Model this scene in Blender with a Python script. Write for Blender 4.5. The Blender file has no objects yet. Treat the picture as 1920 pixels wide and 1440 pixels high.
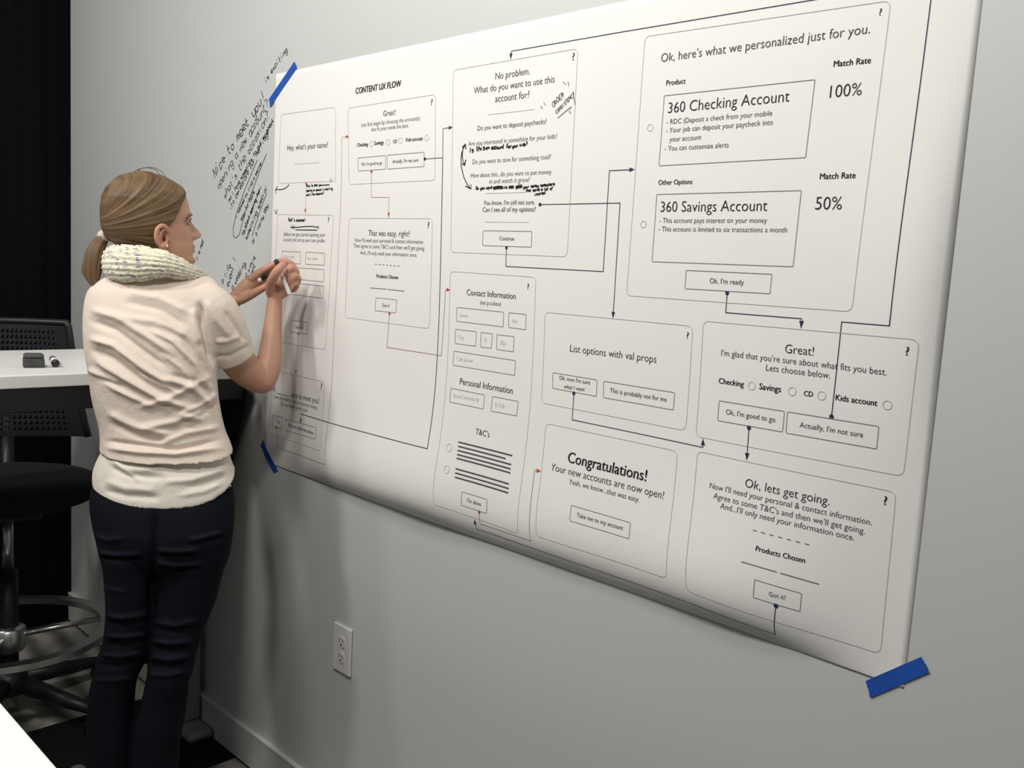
import bpy, bmesh, math, random
import numpy as np
from mathutils import Vector, Matrix

random.seed(7)
rng = np.random.default_rng(7)
scene = bpy.context.scene
COL = scene.collection

# ---------------------------------------------------------------- camera
YAW, PITCH, ROLL, FPX = -0.776507675, -0.120979157, 0.0572663029, 1717.5063
CAM = np.array([0.0, -1.25, 1.405])
def _rot():
    f = np.array([math.sin(YAW)*math.cos(PITCH), math.cos(YAW)*math.cos(PITCH), math.sin(PITCH)])
    r = np.array([math.cos(YAW), -math.sin(YAW), 0.0]); u = np.cross(r, f)
    return r*math.cos(ROLL)+u*math.sin(ROLL), -r*math.sin(ROLL)+u*math.cos(ROLL), f
CR, CU, CF = _rot()
cd = bpy.data.cameras.new('camera')
cd.sensor_fit = 'HORIZONTAL'; cd.sensor_width = 36.0; cd.lens = FPX/1920*36.0
cd.clip_start = 0.02; cd.clip_end = 60
cam = bpy.data.objects.new('camera', cd); COL.objects.link(cam)
cam.matrix_world = Matrix(((CR[0], CU[0], -CF[0], CAM[0]), (CR[1], CU[1], -CF[1], CAM[1]), (CR[2], CU[2], -CF[2], CAM[2]), (0, 0, 0, 1)))
scene.camera = cam

# ---------------------------------------------------------------- light and exposure
scene.view_settings.view_transform = 'Standard'
scene.view_settings.look = 'None'
scene.view_settings.gamma = 1.0
scene.view_settings.use_curve_mapping = False
scene.view_settings.exposure = 0.0
world = bpy.data.worlds.new('world'); scene.world = world; world.use_nodes = True
world.node_tree.nodes['Background'].inputs[0].default_value = (0.93, 0.97, 1.0, 1)
world.node_tree.nodes['Background'].inputs[1].default_value = 0.085
def area(name, loc, size, power, color=(1, .972, .925), target=None, spread=math.pi):
    l = bpy.data.lights.new(name, 'AREA'); l.shape = 'RECTANGLE'; l.size, l.size_y = size
    l.energy = power; l.color = color; l.spread = spread
    o = bpy.data.objects.new(name, l); COL.objects.link(o); o.location = loc
    if target is not None:
        o.rotation_euler = (Vector(target)-Vector(loc)).to_track_quat('-Z', 'Y').to_euler()
    return o
area('ceiling_lamp', (-2.90, -1.80, 2.75), (0.25, 0.25), 9, target=(-2.3, 0, .7))
area('ceiling_lamp', (-2.20, -1.80, 2.75), (0.20, 0.20), 15, target=(-1.9, 0, .7))
area('ceiling_lamp', (-1.50, -1.05, 2.75), (0.30, 0.30), 12.5, target=(-1.5, -.25, .5))
area('ceiling_lamp', (-0.60, -1.55, 2.75), (0.25, 0.25), 23, target=(-0.8, 0, .5))
area('ceiling_lamp', (-2.0, -4.7, 2.75), (0.6, 0.6), 12, target=(-1.6, 0, 1.0))

# ---------------------------------------------------------------- helpers
def ray(x, y):
    return (x-960)/FPX*CR - (y-720)/FPX*CU + CF
def P(x, y, d):
    """photograph position (x, y) at a distance d in front of the camera -> world point"""
    return CAM + ray(x, y)*d
def on_floor(x, y, z=0.0):
    r = ray(x, y); return CAM + r*((z-CAM[2])/r[2])
def on_wall(x, y, yy=0.0):
    r = ray(x, y); return CAM + r*((yy-CAM[1])/r[1])

def mat(name, color, rough=0.5, metal=0.0, spec=0.5, noise=None, bump=None, coat=0.0, sheen=0.0):
    """noise=(scale, amount) varies the colour, bump=(scale, strength, distance)"""
    m = bpy.data.materials.new(name); m.use_nodes = True
    nt = m.node_tree; b = nt.nodes['Principled BSDF']
    b.inputs['Base Color'].default_value = (*color, 1); b.inputs['Roughness'].default_value = rough
    b.inputs['Metallic'].default_value = metal; b.inputs['Specular IOR Level'].default_value = spec
    b.inputs['Coat Weight'].default_value = coat; b.inputs['Sheen Weight'].default_value = sheen
    tc = nt.nodes.new('ShaderNodeTexCoord')
    if noise:
        n = nt.nodes.new('ShaderNodeTexNoise'); n.inputs['Scale'].default_value = noise[0]; n.inputs['Detail'].default_value = 4
        nt.links.new(tc.outputs['Object'], n.inputs['Vector'])
        mx = nt.nodes.new('ShaderNodeMix'); mx.data_type = 'RGBA'
        a = noise[1]
        mx.inputs['A'].default_value = (*[c*(1-a) for c in color], 1); mx.inputs['B'].default_value = (*[min(1, c*(1+a)) for c in color], 1)
        nt.links.new(n.outputs['Fac'], mx.inputs['Factor']); nt.links.new(mx.outputs['Result'], b.inputs['Base Color'])
    if bump:
        n = nt.nodes.new('ShaderNodeTexNoise'); n.inputs['Scale'].default_value = bump[0]; n.inputs['Detail'].default_value = 3
        nt.links.new(tc.outputs['Object'], n.inputs['Vector'])
        bp = nt.nodes.new('ShaderNodeBump'); bp.inputs['Strength'].default_value = bump[1]; bp.inputs['Distance'].default_value = bump[2]
        nt.links.new(n.outputs['Fac'], bp.inputs['Height']); nt.links.new(bp.outputs['Normal'], b.inputs['Normal'])
    return m

def mesh_obj(name, verts, faces, m=None, parent=None, smooth=False, **props):
    me = bpy.data.meshes.new(name)
    me.from_pydata([tuple(map(float, v)) for v in verts], [], [tuple(map(int, f)) for f in faces]); me.update()
    if m: me.materials.append(m)
    if smooth: me.polygons.foreach_set('use_smooth', [True]*len(me.polygons))
    o = bpy.data.objects.new(name, me); COL.objects.link(o)
    if parent is not None:
        o.parent = parent; o.matrix_parent_inverse = Matrix.Translation(parent_loc(parent)).inverted()
    for k, v in props.items(): o[k] = v
    return o
def parent_loc(p):
    return Vector(p.location) if p.type == 'EMPTY' else Vector((0, 0, 0))
def bm_obj(name, bm, m=None, parent=None, smooth=False, **props):
    me = bpy.data.meshes.new(name); bm.normal_update(); bm.to_mesh(me); bm.free()
    if m: me.materials.append(m)
    if smooth: me.polygons.foreach_set('use_smooth', [True]*len(me.polygons))
    o = bpy.data.objects.new(name, me); COL.objects.link(o)
    if parent is not None:
        o.parent = parent; o.matrix_parent_inverse = Matrix.Translation(parent_loc(parent)).inverted()
    for k, v in props.items(): o[k] = v
    return o
def thing(name, loc, label, category, group=None):
    o = bpy.data.objects.new(name, None); COL.objects.link(o); o.location = loc
    o.empty_display_size = .1; o['label'] = label; o['category'] = category
    if group: o['group'] = group
    return o
def box(bm, lo, hi, bevel=0.0, M=None, seg=2):
    lo, hi = Vector(lo), Vector(hi)
    r = bmesh.ops.create_cube(bm, size=1.0)
    vs = r['verts']
    for v in vs:
        v.co = Vector(((lo[i]+hi[i])/2 + v.co[i]*(hi[i]-lo[i]) for i in range(3)))
    if bevel > 0:
        es = list({e for v in vs for e in v.link_edges})
        rb = bmesh.ops.bevel(bm, geom=es, offset=bevel, segments=seg, affect='EDGES', profile=.5)
        vs = list({v for f in rb['faces'] for v in f.verts} | {v for v in vs if v.is_valid})
    if M is not None: bmesh.ops.transform(bm, matrix=M, verts=vs)
    return vs
def tube(bm, pts, r, n=12, closed=False, caps=True):
    """round bar along pts; r a number or one radius per point"""
    pts = [Vector(p) for p in pts]; N = len(pts)
    rr = r if hasattr(r, '__len__') else [r]*N
    rings = []; prev = None
    for i, p in enumerate(pts):
        a = pts[(i-1) % N] if (closed or i > 0) else p; b = pts[(i+1) % N] if (closed or i < N-1) else p
        t = (b-a).normalized()
        if prev is None:
            s = t.orthogonal().normalized()
        else:
            s = (prev - t*prev.dot(t)).normalized()
        prev = s; q = t.cross(s)
        rings.append([bm.verts.new(p + (s*math.cos(2*math.pi*k/n)+q*math.sin(2*math.pi*k/n))*rr[i]) for k in range(n)])
    for i in range(N if closed else N-1):
        A, B = rings[i], rings[(i+1) % N]
        for k in range(n): bm.faces.new((A[k], A[(k+1) % n], B[(k+1) % n], B[k]))
    if caps and not closed:
        bm.faces.new(rings[0][::-1]); bm.faces.new(rings[-1])
def lathe(bm, prof, c, n=32):
    rings = [[bm.verts.new((c[0]+r*math.cos(2*math.pi*k/n), c[1]+r*math.sin(2*math.pi*k/n), z)) for k in range(n)] for r, z in prof]
    for A, B in zip(rings, rings[1:]):
        for k in range(n): bm.faces.new((A[k], A[(k+1) % n], B[(k+1) % n], B[k]))
    bm.faces.new(rings[0][::-1]); bm.faces.new(rings[-1])

# ---------------------------------------------------------------- materials of the setting
def wall_material():
    m = mat('grey_dry_erase_paint', (0.545, 0.56, 0.55), rough=0.42, spec=0.45)
    nt = m.node_tree; b = nt.nodes['Principled BSDF']; tc = nt.nodes['Texture Coordinate']
    n = nt.nodes.new('ShaderNodeTexNoise'); n.inputs['Scale'].default_value = 260; n.inputs['Detail'].default_value = 2
    n2 = nt.nodes.new('ShaderNodeTexNoise'); n2.inputs['Scale'].default_value = 40
    nt.links.new(tc.outputs['Object'], n.inputs['Vector']); nt.links.new(tc.outputs['Object'], n2.inputs['Vector'])
    ad = nt.nodes.new('ShaderNodeMath'); ad.operation = 'ADD'
    nt.links.new(n.outputs['Fac'], ad.inputs[0]); nt.links.new(n2.outputs['Fac'], ad.inputs[1])
    bp = nt.nodes.new('ShaderNodeBump'); bp.inputs['Strength'].default_value = .10; bp.inputs['Distance'].default_value = .0006
    nt.links.new(ad.outputs[0], bp.inputs['Height']); nt.links.new(bp.outputs['Normal'], b.inputs['Normal'])
    return m
M_WALL = wall_material()
M_BLACKWALL = mat('black_curtain_fabric', (0.004, 0.0045, 0.0065), rough=.95, spec=.1, noise=(30, .3))
M_BASE = mat('grey_baseboard', (0.51, 0.52, 0.51), rough=.45)
M_BASETOP = mat('baseboard_top_bead', (0.72, 0.73, 0.71), rough=.35)

def carpet(name, striped):
    m = bpy.data.materials.new(name); m.use_nodes = True; nt = m.node_tree; b = nt.nodes['Principled BSDF']
    b.inputs['Roughness'].default_value = .95; b.inputs['Specular IOR Level'].default_value = .1
    tc = nt.nodes.new('ShaderNodeTexCoord'); n = nt.nodes.new('ShaderNodeTexNoise'); n.inputs['Scale'].default_value = 220; n.inputs['Detail'].default_value = 3
    nt.links.new(tc.outputs['Object'], n.inputs['Vector'])
    cr = nt.nodes.new('ShaderNodeValToRGB')
    if striped:
        w = nt.nodes.new('ShaderNodeTexWave'); w.wave_type = 'BANDS'; w.bands_direction = 'Y'
        w.inputs['Scale'].default_value = 3.2; w.inputs['Distortion'].default_value = 1.6; w.inputs['Detail'].default_value = 2; w.inputs['Detail Scale'].default_value = 2.0
        nt.links.new(tc.outputs['Object'], w.inputs['Vector'])
        mx = nt.nodes.new('ShaderNodeMath'); mx.operation = 'MULTIPLY_ADD'; mx.inputs[1].default_value = .35
        nt.links.new(n.outputs['Fac'], mx.inputs[0])
        m2 = nt.nodes.new('ShaderNodeMath'); m2.operation = 'MULTIPLY'; m2.inputs[1].default_value = .75
        nt.links.new(w.outputs['Fac'], m2.inputs[0]); nt.links.new(m2.outputs[0], mx.inputs[2]); nt.links.new(mx.outputs[0], cr.inputs[0])
        cr.color_ramp.elements[0].color = (.13, .125, .11, 1); cr.color_ramp.elements[0].position = .15
        cr.color_ramp.elements[1].color = (.42, .40, .35, 1); cr.color_ramp.elements[1].position = .85
    else:
        nt.links.new(n.outputs['Fac'], cr.inputs[0])
        cr.color_ramp.elements[0].color = (.006, .006, .007, 1); cr.color_ramp.elements[1].color = (.018, .018, .02, 1)
    nt.links.new(cr.outputs[0], b.inputs['Base Color'])
    bp = nt.nodes.new('ShaderNodeBump'); bp.inputs['Strength'].default_value = .6; bp.inputs['Distance'].default_value = .004
    nt.links.new(n.outputs['Fac'], bp.inputs['Height']); nt.links.new(bp.outputs['Normal'], b.inputs['Normal'])
    return m
M_CARPET = carpet('striped_grey_carpet', True)
M_CARPET_DARK = carpet('charcoal_carpet', False)

# ---------------------------------------------------------------- room shell
WX = -3.51                                             # where the writable wall ends
bm = bmesh.new(); box(bm, (WX, 0, 0), (3.0, .12, 2.9)); wall_back = bm_obj('wall_back', bm, M_WALL, kind='structure')
# dark end wall: hung with pleated black cloth
vs, fs = [], []
ny, ys = 160, np.linspace(.12, -4.2, 161)
for i, y in enumerate(ys):
    dx = .006*math.sin(i*.9)+.003*math.sin(i*2.3+1)
    vs += [(WX-.02+dx, y, 0), (WX-.02+dx, y, 2.9)]
for i in range(ny): fs.append((2*i, 2*i+1, 2*i+3, 2*i+2))
k = len(vs); vs += [(WX-.12, .12, 0), (WX-.12, .12, 2.9), (WX-.12, -4.2, 0), (WX-.12, -4.2, 2.9)]
fs += [(k, k+1, k+3, k+2)[::-1], (0, k, k+1, 1)[::-1], (2*ny, 2*ny+1, k+3, k+2)]
wall_left = mesh_obj('wall_left', vs, fs, M_BLACKWALL, kind='structure', smooth=False)
bm = bmesh.new(); box(bm, (WX-.1, -4.2, -.1), (3.0, .12, -.006)); floor = bm_obj('floor', bm, M_CARPET_DARK, kind='structure')
# carpet tiles, 0.5 m, laid square to the wall; the striped and the charcoal tiles alternate in bands
TX0 = -2.226
me_s = me_d = None
for i in range(-3, 3):
    for j in range(0, 5):
        x0, y1 = TX0+i*.5, -.012-j*.5
        x1, y0 = x0+.5, y1-.5
        x0 = max(x0, WX+.012)
        if x1-x0 < .05: continue
        dark = (i == -1) or (i in (0, 1) and False) or (i == -2 and j > 0) or (i == -3 and j > 1)
        bm = bmesh.new(); box(bm, (x0+.0008, y0+.0008, -.006), (x1-.0008, y1-.0008, 0.0), .002, seg=1)
        bm_obj('carpet_tile', bm, M_CARPET_DARK if dark else M_CARPET, floor)
bm = bmesh.new(); box(bm, (WX, -.011, 0), (3.0, 0, .101), .001, seg=1); bb = bm_obj('baseboard_back', bm, M_BASE, kind='structure')
bm = bmesh.new(); box(bm, (WX, -.0135, .101), (3.0, 0, .108), .002); bm_obj('top_bead', bm, M_BASETOP, bb)

# ---------------------------------------------------------------- the big paper poster on the wall
PX0, PX1, PZ0, PZ1 = -2.124, -0.442, 0.870, 1.866
def bulge(x, z):
    """how far the paper stands off the wall: it curls at its free lower edge and buckles along its right edge"""
    u = np.maximum(z-PZ0, 0); r = np.maximum(PX1-x, 0); l = np.maximum(x-PX0, 0)
    amp = .037*(1-np.exp(-(r/.16)**2))*(.06+.94*(1-np.exp(-(l/.28)**2)))*(1+.12*np.sin(x*7.0)+.06*np.sin(x*17+1))
    h = .0012 + amp*(u/.075)*np.exp(1-u/.075)
    h = h + .013*np.exp(-((z-1.42)/.22)**2)*(r/.05)*np.exp(1-r/.05)
    h = h + .004*(1+np.sin(x*4.1+z*2.0))*(1-np.exp(-l/.1))*(1-np.exp(-np.maximum(PZ1-z, 0)/.1))*(1-np.exp(-r/.1))*.5
    h = h + .003*np.exp(-((l-.015)/.02)**2)*np.exp(-((z-1.05)/.14)**2)
    return h
def on_paper(x, y):
    r = ray(x, y); yy = 0.0
    for _ in range(25):
        p = CAM + r*((yy-CAM[1])/r[1]); yy = .5*yy - .5*float(bulge(p[0], p[2]))
    return np.array([p[0], p[2]])
def on_plain(x, y):
    p = on_wall(x, y); return np.array([p[0], p[2]])
PAPER_OFF, WALL_OFF = .0008, .0006
def surf_paper(xz):
    xz = np.asarray(xz, float); return np.stack([xz[:, 0], -bulge(xz[:, 0], xz[:, 1])-PAPER_OFF, xz[:, 1]], 1)
def surf_wall(xz):
    xz = np.asarray(xz, float); return np.stack([xz[:, 0], np.full(len(xz), -WALL_OFF), xz[:, 1]], 1)

M_PAPER = mat('matte_white_plotter_paper', (0.80, 0.79, 0.765), rough=.6, spec=.3, bump=(9, .25, .004))
M_INK = mat('black_print', (0.02, 0.02, 0.022), rough=.6, spec=.2)
M_INK_SOFT = mat('dark_grey_print', (0.085, 0.085, 0.09), rough=.6, spec=.2)
M_INK_LIGHT = mat('grey_print', (0.17, 0.17, 0.17), rough=.6, spec=.2)
M_INK_FAINT = mat('pale_grey_print', (0.58, 0.57, 0.56), rough=.6, spec=.2)
M_OUTLINE = mat('grey_outline_print', (0.47, 0.465, 0.455), rough=.6, spec=.2)
M_BUTTON = mat('button_outline_print', (0.20, 0.20, 0.20), rough=.6, spec=.2)
M_NAVY = mat('navy_print', (0.025, 0.03, 0.075), rough=.6, spec=.2)
M_RED = mat('red_print', (0.50, 0.07, 0.04), rough=.6, spec=.2)
M_REDLINE = mat('thin_red_line_print', (0.36, 0.20, 0.17), rough=.6, spec=.2)
M_MARKER = mat('black_marker_ink', (0.012, 0.012, 0.014), rough=.45, spec=.4)
M_MARKER_THIN = mat('worn_black_marker_ink', (0.06, 0.065, 0.065), rough=.45, spec=.4)

nx, nz = 190, 116
gx, gz = np.linspace(PX0, PX1, nx), PZ0+(PZ1-PZ0)*np.linspace(0, 1, nz)**1.25
GX, GZ = np.meshgrid(gx, gz)
PV = np.stack([GX.ravel(), -bulge(GX.ravel(), GZ.ravel()), GZ.ravel()], 1)
PF = [(j*nx+i, j*nx+i+1, (j+1)*nx+i+1, (j+1)*nx+i) for j in range(nz-1) for i in range(nx-1)]
poster = mesh_obj('paper_poster', PV, PF, M_PAPER, smooth=True,
    label='large white printed flowchart poster covering the grey wall, curling at its lower edge', category='poster')
sm = poster.modifiers.new('thickness', 'SOLIDIFY'); sm.thickness = .0003; sm.offset = -1

# crops of the photograph in which positions were read: x, y, magnification
CROP = dict(A=(500, 110, 5.3333), B=(500, 370, 5.3333), C=(500, 630, 4.5), D=(830, 70, 4.923), E=(830, 250, 4.923),
            F=(800, 490, 5.335), G=(790, 740, 4.8), H=(1160, 0, 4.8), I=(1500, 0, 4.5), J=(1160, 290, 3.692),
            K=(990, 560, 5.143), L=(980, 780, 4.5), M=(1290, 590, 4.085), N=(1270, 830, 3.511),
            W=(380, 60, 3.13), V=(120, 280, 2.88))
def at(c, x, y, fn=None):
    ox, oy, s = CROP[c]; return (fn or on_paper)(ox+x/s, oy+y/s)

class Print:
    """flat print lying on the paper or the wall: collects ribbons, glyphs and discs into one mesh"""
    def __init__(self, surf=surf_paper): self.v = []; self.f = []; self.surf = surf
    def add(self, v, f):
        k = len(self.v); self.v += [tuple(p) for p in v]; self.f += [tuple(k+i for i in t) for t in f]
    def line(self, pts, w, closed=False, step=.02):
        pts = [np.array(p, float) for p in pts]
        if closed: pts = pts+[pts[0]]
        q = [pts[0]]
        for a, b in zip(pts, pts[1:]):
            n = max(1, int(math.ceil(np.linalg.norm(b-a)/step)))
            q += [a+(b-a)*k/n for k in range(1, n+1)]
        N = len(q); L = []
        for i in range(N):
            if closed: a, b = q[(i-1) % (N-1)], q[(i+1) % (N-1)]
            else: a, b = q[max(0, i-1)], q[min(N-1, i+1)]
            t = b-a; t = t/(np.linalg.norm(t)+1e-12); n = np.array([-t[1], t[0]])
            t0 = q[i]-a; t1 = b-q[i]; c = 1.0
            if np.linalg.norm(t0) > 1e-9 and np.linalg.norm(t1) > 1e-9:
                c = max(.6, abs(np.dot(t0/np.linalg.norm(t0), t)))
            ww = w if not callable(w) else w(i/N)
            L += [q[i]+n*ww/2/c, q[i]-n*ww/2/c]
        self.add(L, [(2*i, 2*i+1, 2*i+3, 2*i+2) for i in range(N-1)])
    def disc(self, c, r, ry=None, n=20, hole=0):
        ry = ry or r; c = np.array(c)
        ring = [c+np.array([math.cos(2*math.pi*k/n)*r, math.sin(2*math.pi*k/n)*ry]) for k in range(n)]
        if hole: self.line(ring, hole, closed=True)
        else: self.add([c]+ring, [(0, 1+k, 1+(k+1) % n) for k in range(n)])
    def head(self, tip, d, size=.022):
        tip = np.array(tip); d = np.array(d, float); d /= np.linalg.norm(d); n = np.array([-d[1], d[0]])
        self.add([tip, tip-d*size+n*size*.36, tip-d*size-n*size*.36], [(0, 1, 2)])
    def build(self, name, m, parent, **props):
        return mesh_obj(name, self.surf(self.v), self.f, m, parent, **props)

_tc = {}
def glyphs(s, weight):
    off = dict(thin=-.008, light=-.0055, regular=-.002, bold=.0, heavy=.0)[weight]
    if (s, weight) in _tc: return _tc[(s, weight)]
    cu = bpy.data.curves.new('lettering', 'FONT'); cu.body = s; cu.offset = off; cu.resolution_u = 3; cu.fill_mode = 'FRONT'
    ob = bpy.data.objects.new('lettering', cu); COL.objects.link(ob)
    me = bpy.data.meshes.new_from_object(ob)
    v = np.array([x.co[:2] for x in me.vertices]); f = [tuple(p.vertices) for p in me.polygons]
    for k in range(dict(bold=1, heavy=2).get(weight, 0)):
        n0 = len(me.vertices); v = np.concatenate([v, v[:n0]+np.array([.028*(k+1), 0])]); f = f+[tuple(i+n0*(k+1) for i in t) for t in f[:len(me.polygons)]]
    bpy.data.objects.remove(ob); bpy.data.curves.remove(cu); bpy.data.meshes.remove(me)
    _tc[(s, weight)] = (v, f); return v, f
def text(pr, s, a, b, weight='light', ky=1.04):
    v, f = glyphs(s, weight)
    x0, x1 = v[:, 0].min(), v[:, 0].max()
    a, b = np.array(a), np.array(b); d = b-a; d[1] *= .5 if abs(d[1]) < .02 else 1.0     # keep printed lines level
    k = np.linalg.norm(d)/(x1-x0); t = d/np.linalg.norm(d); n = np.array([-t[1], t[0]])
    if len(s) == 1: k *= .76
    m = a+(b-a)/2-d/2
    pr.add(m + np.outer((v[:, 0]-x0)*k, t) + np.outer(v[:, 1]*k*ky, n), f)

def rounded(c4, r):
    """outline through four corners (TL, TR, BR, BL), each rounded"""
    out = []
    for i in range(4):
        p, a, b = np.array(c4[i]), np.array(c4[i-1]), np.array(c4[(i+1) % 4])
        u, w = (a-p)/np.linalg.norm(a-p), (b-p)/np.linalg.norm(b-p)
        for k in range(6):
            t = k/5; A = p+u*r; B = p+w*r
            out.append((1-t)**2*A+2*t*(1-t)*p+t*t*B)
    return out

INK = dict(thin=M_INK_LIGHT, light=M_INK_SOFT, regular=M_INK_SOFT, bold=M_INK)
def card(corners, texts, buttons=(), fields=(), rules=(), circles=(), r=.011):
    """one screen of the flowchart: outline, lettering, buttons, input fields"""
    pr = Print(); pr.line(rounded([at(*c) for c in corners], r), .0008, closed=True)
    c = pr.build('printed_card', M_OUTLINE, poster)
    for t in texts:
        cr, x0, y0, x1, y1, s = t[:6]; w = t[6] if len(t) > 6 else 'light'; m = t[7] if len(t) > 7 else INK[w]
        pr = Print(); text(pr, s, at(cr, x0, y0), at(cr, x1, y1), w); pr.build('lettering', m, c)
    for q in buttons:
        cr = q[0]; pr = Print(); pr.line(rounded([at(cr, *p) for p in q[1:5]],   .0022), .0009, closed=True)
        pr.build('button_outline', M_BUTTON, c)
    for q in fields:
        cr = q[0]; pr = Print(); pr.line(rounded([at(cr, *p) for p in q[1:5]], .0015), .0009, closed=True)
        pr.build('input_field', M_BUTTON, c)
    for q in rules:
        pr = Print(); cr, x0, y0, x1, y1, w, n, m = q; a, b = at(cr, x0, y0), at(cr, x1, y1)
        for k in range(n):
            s0 = k/(n-.45) if n > 1 else 0; s1 = s0+.5/(n-.45) if n > 1 else 1
            pr.line([a+(b-a)*s0, a+(b-a)*s1], w)
        pr.build('ruled_line', m, c)
    for cr, x, y, rr in circles:
        pr = Print(); pr.disc(at(cr, x, y), rr, hole=.0009, n=24); pr.build('check_circle', M_OUTLINE, c)
    return c

Q = lambda cr, x, y, x1, y1: (cr, x, y, x1, y1, '?', 'bold', M_INK)
card([('A', 145, 560), ('A', 690, 485), ('A', 690, 1225), ('A', 118, 1248)],
     [('A', 208, 915, 612, 893, "Hey, what's your name?", 'light', M_INK_SOFT)], rules=[('A', 275, 1055, 530, 1038, .001, 1, M_INK_FAINT)])
card([('A', 815, 495), ('A', 1690, 358), ('A', 1685, 1215), ('A', 825, 1258)],
     [('A', 1168, 577, 1288, 560, 'Great!', 'light'), ('A', 948, 683, 1532, 613, 'Lets first begin by choosing the account(s)', 'light', M_INK_LIGHT),
      ('A', 1045, 728, 1420, 686, 'that fit your needs the best.', 'light', M_INK_LIGHT), ('A', 905, 881, 1015, 872, 'Checking', 'bold'),
      ('A', 1078, 865, 1172, 855, 'Savings', 'bold'), ('A', 1265, 846, 1305, 841, 'CD', 'bold'), ('A', 1395, 830, 1562, 815, 'Kids account', 'bold'),
      ('A', 948, 1070, 1157, 1057, "Ok, I'm good to go", 'regular'), ('A', 1260, 1043, 1518, 1030, "Actually, I'm not sure", 'regular'), Q('A', 1645, 465, 1662, 463)],
     buttons=[('A', (915, 993), (1192, 968), (1190, 1104), (915, 1124)), ('A', (1207, 965), (1577, 935), (1575, 1078), (1207, 1104))],
     circles=[('A', 1050, 853, .0062), ('A', 1218, 835, .0062), ('A', 1340, 820, .0062), ('A', 1602, 792, .0062)])
card([('B', 825, 208), ('B', 1660, 212), ('B', 1628, 1312), ('B', 785, 1200)],
     [('B', 1018, 383, 1430, 392, 'That was easy, right?', 'light'), ('B', 882, 443, 1572, 465, "Now I'll need your personal & contact information.", 'light', M_INK_LIGHT),
      ('B', 870, 500, 1583, 530, "Then agree to some T&C's and then we'll get going.", 'light', M_INK_LIGHT),
      ('B', 937, 570, 1505, 595, "And...I'll only need your information once.", 'light', M_INK_LIGHT), ('B', 1100, 803, 1315, 818, 'Products Chosen', 'bold'),
      ('B', 1155, 1092, 1228, 1100, 'Got it!', 'regular'), Q('B', 1612, 308, 1630, 308)],
     buttons=[('B', (1095, 1003), (1303, 1025), (1293, 1155), (1085, 1132))],
     rules=[('B', 1087, 668, 1330, 686, .0014, 7, M_BUTTON), ('B', 1040, 905, 1200, 917, .0014, 1, M_BUTTON), ('B', 1212, 920, 1378, 937, .0014, 1, M_BUTTON)])
card([('B', 112, 172), ('B', 670, 178), ('C', 495, 115), ('C', 40, 38)],
     [('B', 175, 385, 588, 393, 'Before we get started opening your', 'light', M_INK_LIGHT), ('B', 170, 437, 585, 452, 'account, lets set up your user profile.', 'light', M_INK_LIGHT),
      ('B', 175, 605, 275, 608, 'First name', 'light', M_INK_FAINT), ('B', 408, 622, 510, 627, 'Last name', 'light', M_INK_FAINT),
      ('B', 285, 1310, 362, 1318, 'Lets Go', 'regular'), Q('B', 615, 250, 628, 250)],
     buttons=[('B', (245, 1227), (415, 1250), (402, 1367), (235, 1342))],
     fields=[('B', (155, 538), (342, 547), (338, 665), (150, 655)), ('B', (393, 548), (582, 558), (578, 678), (388, 668)),
             ('B', (148, 690), (577, 723), (572, 845), (138, 800)), ('B', (138, 842), (570, 887), (562, 1008), (130, 955))])
card([('C', 60, 288), ('C', 488, 388), ('C', 458, 970), ('C', 22, 828)],
     [('C', 45, 464, 72, 470, 'Hi', 'light'), ('C', 210, 518, 440, 567, 'nice to meet you!', 'light'), ('C', 62, 525, 427, 615, 'I see you want to open an account today.', 'light', M_INK_LIGHT),
      ('C', 120, 585, 345, 641, 'Do you know which one?', 'light', M_INK_LIGHT), ('C', 88, 734, 112, 740, 'Yes', 'regular'),
      ('C', 180, 765, 395, 826, 'Not sure, show me options', 'regular'), Q('C', 457, 448, 469, 451)],
     buttons=[('C', (52, 668), (135, 685), (128, 780), (46, 757)), ('C', (160, 700), (420, 772), (413, 870), (158, 795))],
     rules=[('C', 80, 480, 195, 510, .0012, 1, M_BUTTON)])
card([('D', 100, 303), ('D', 1250, 103), ('E', 1150, 1138), ('E', 75, 1097)],
     [('D', 487, 390, 805, 340, 'No problem.', 'light'), ('D', 288, 522, 1033, 415, 'What do you want to use this', 'light'), ('D', 485, 600, 800, 557, 'account for?', 'light'),
      ('D', 323, 862, 960, 797, 'Do you want to deposit paychecks?', 'light', M_INK_SOFT), ('D', 238, 1003, 1055, 932, 'Are you interested in something for your kids?', 'light', M_INK_LIGHT),
      ('D', 277, 1172, 998, 1120, 'Do you want to save for something cool?', 'light', M_INK_LIGHT), ('E', 260, 408, 1005, 375, 'How about this...do you want to put money', 'light', M_INK_LIGHT),
      ('E', 432, 465, 803, 447, 'in and watch it grow?', 'light', M_INK_LIGHT), ('E', 377, 662, 850, 655, "You know, I'm still not sure.", 'regular'),
      ('E', 370, 725, 857, 722, 'Can I see all of my options?', 'regular'), ('E', 525, 987, 660, 990, 'Continue', 'regular'), Q('D', 1198, 212, 1220, 210)],
     buttons=[('E', (375, 898), (825, 905), (820, 1050), (370, 1035))],
     rules=[('D', 415, 715, 848, 665, .0009, 1, M_INK_FAINT), ('E', 395, 555, 765, 543, .0009, 1, M_INK_FAINT), ('E', 390, 817, 797, 820, .0009, 1, M_INK_FAINT)])
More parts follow.
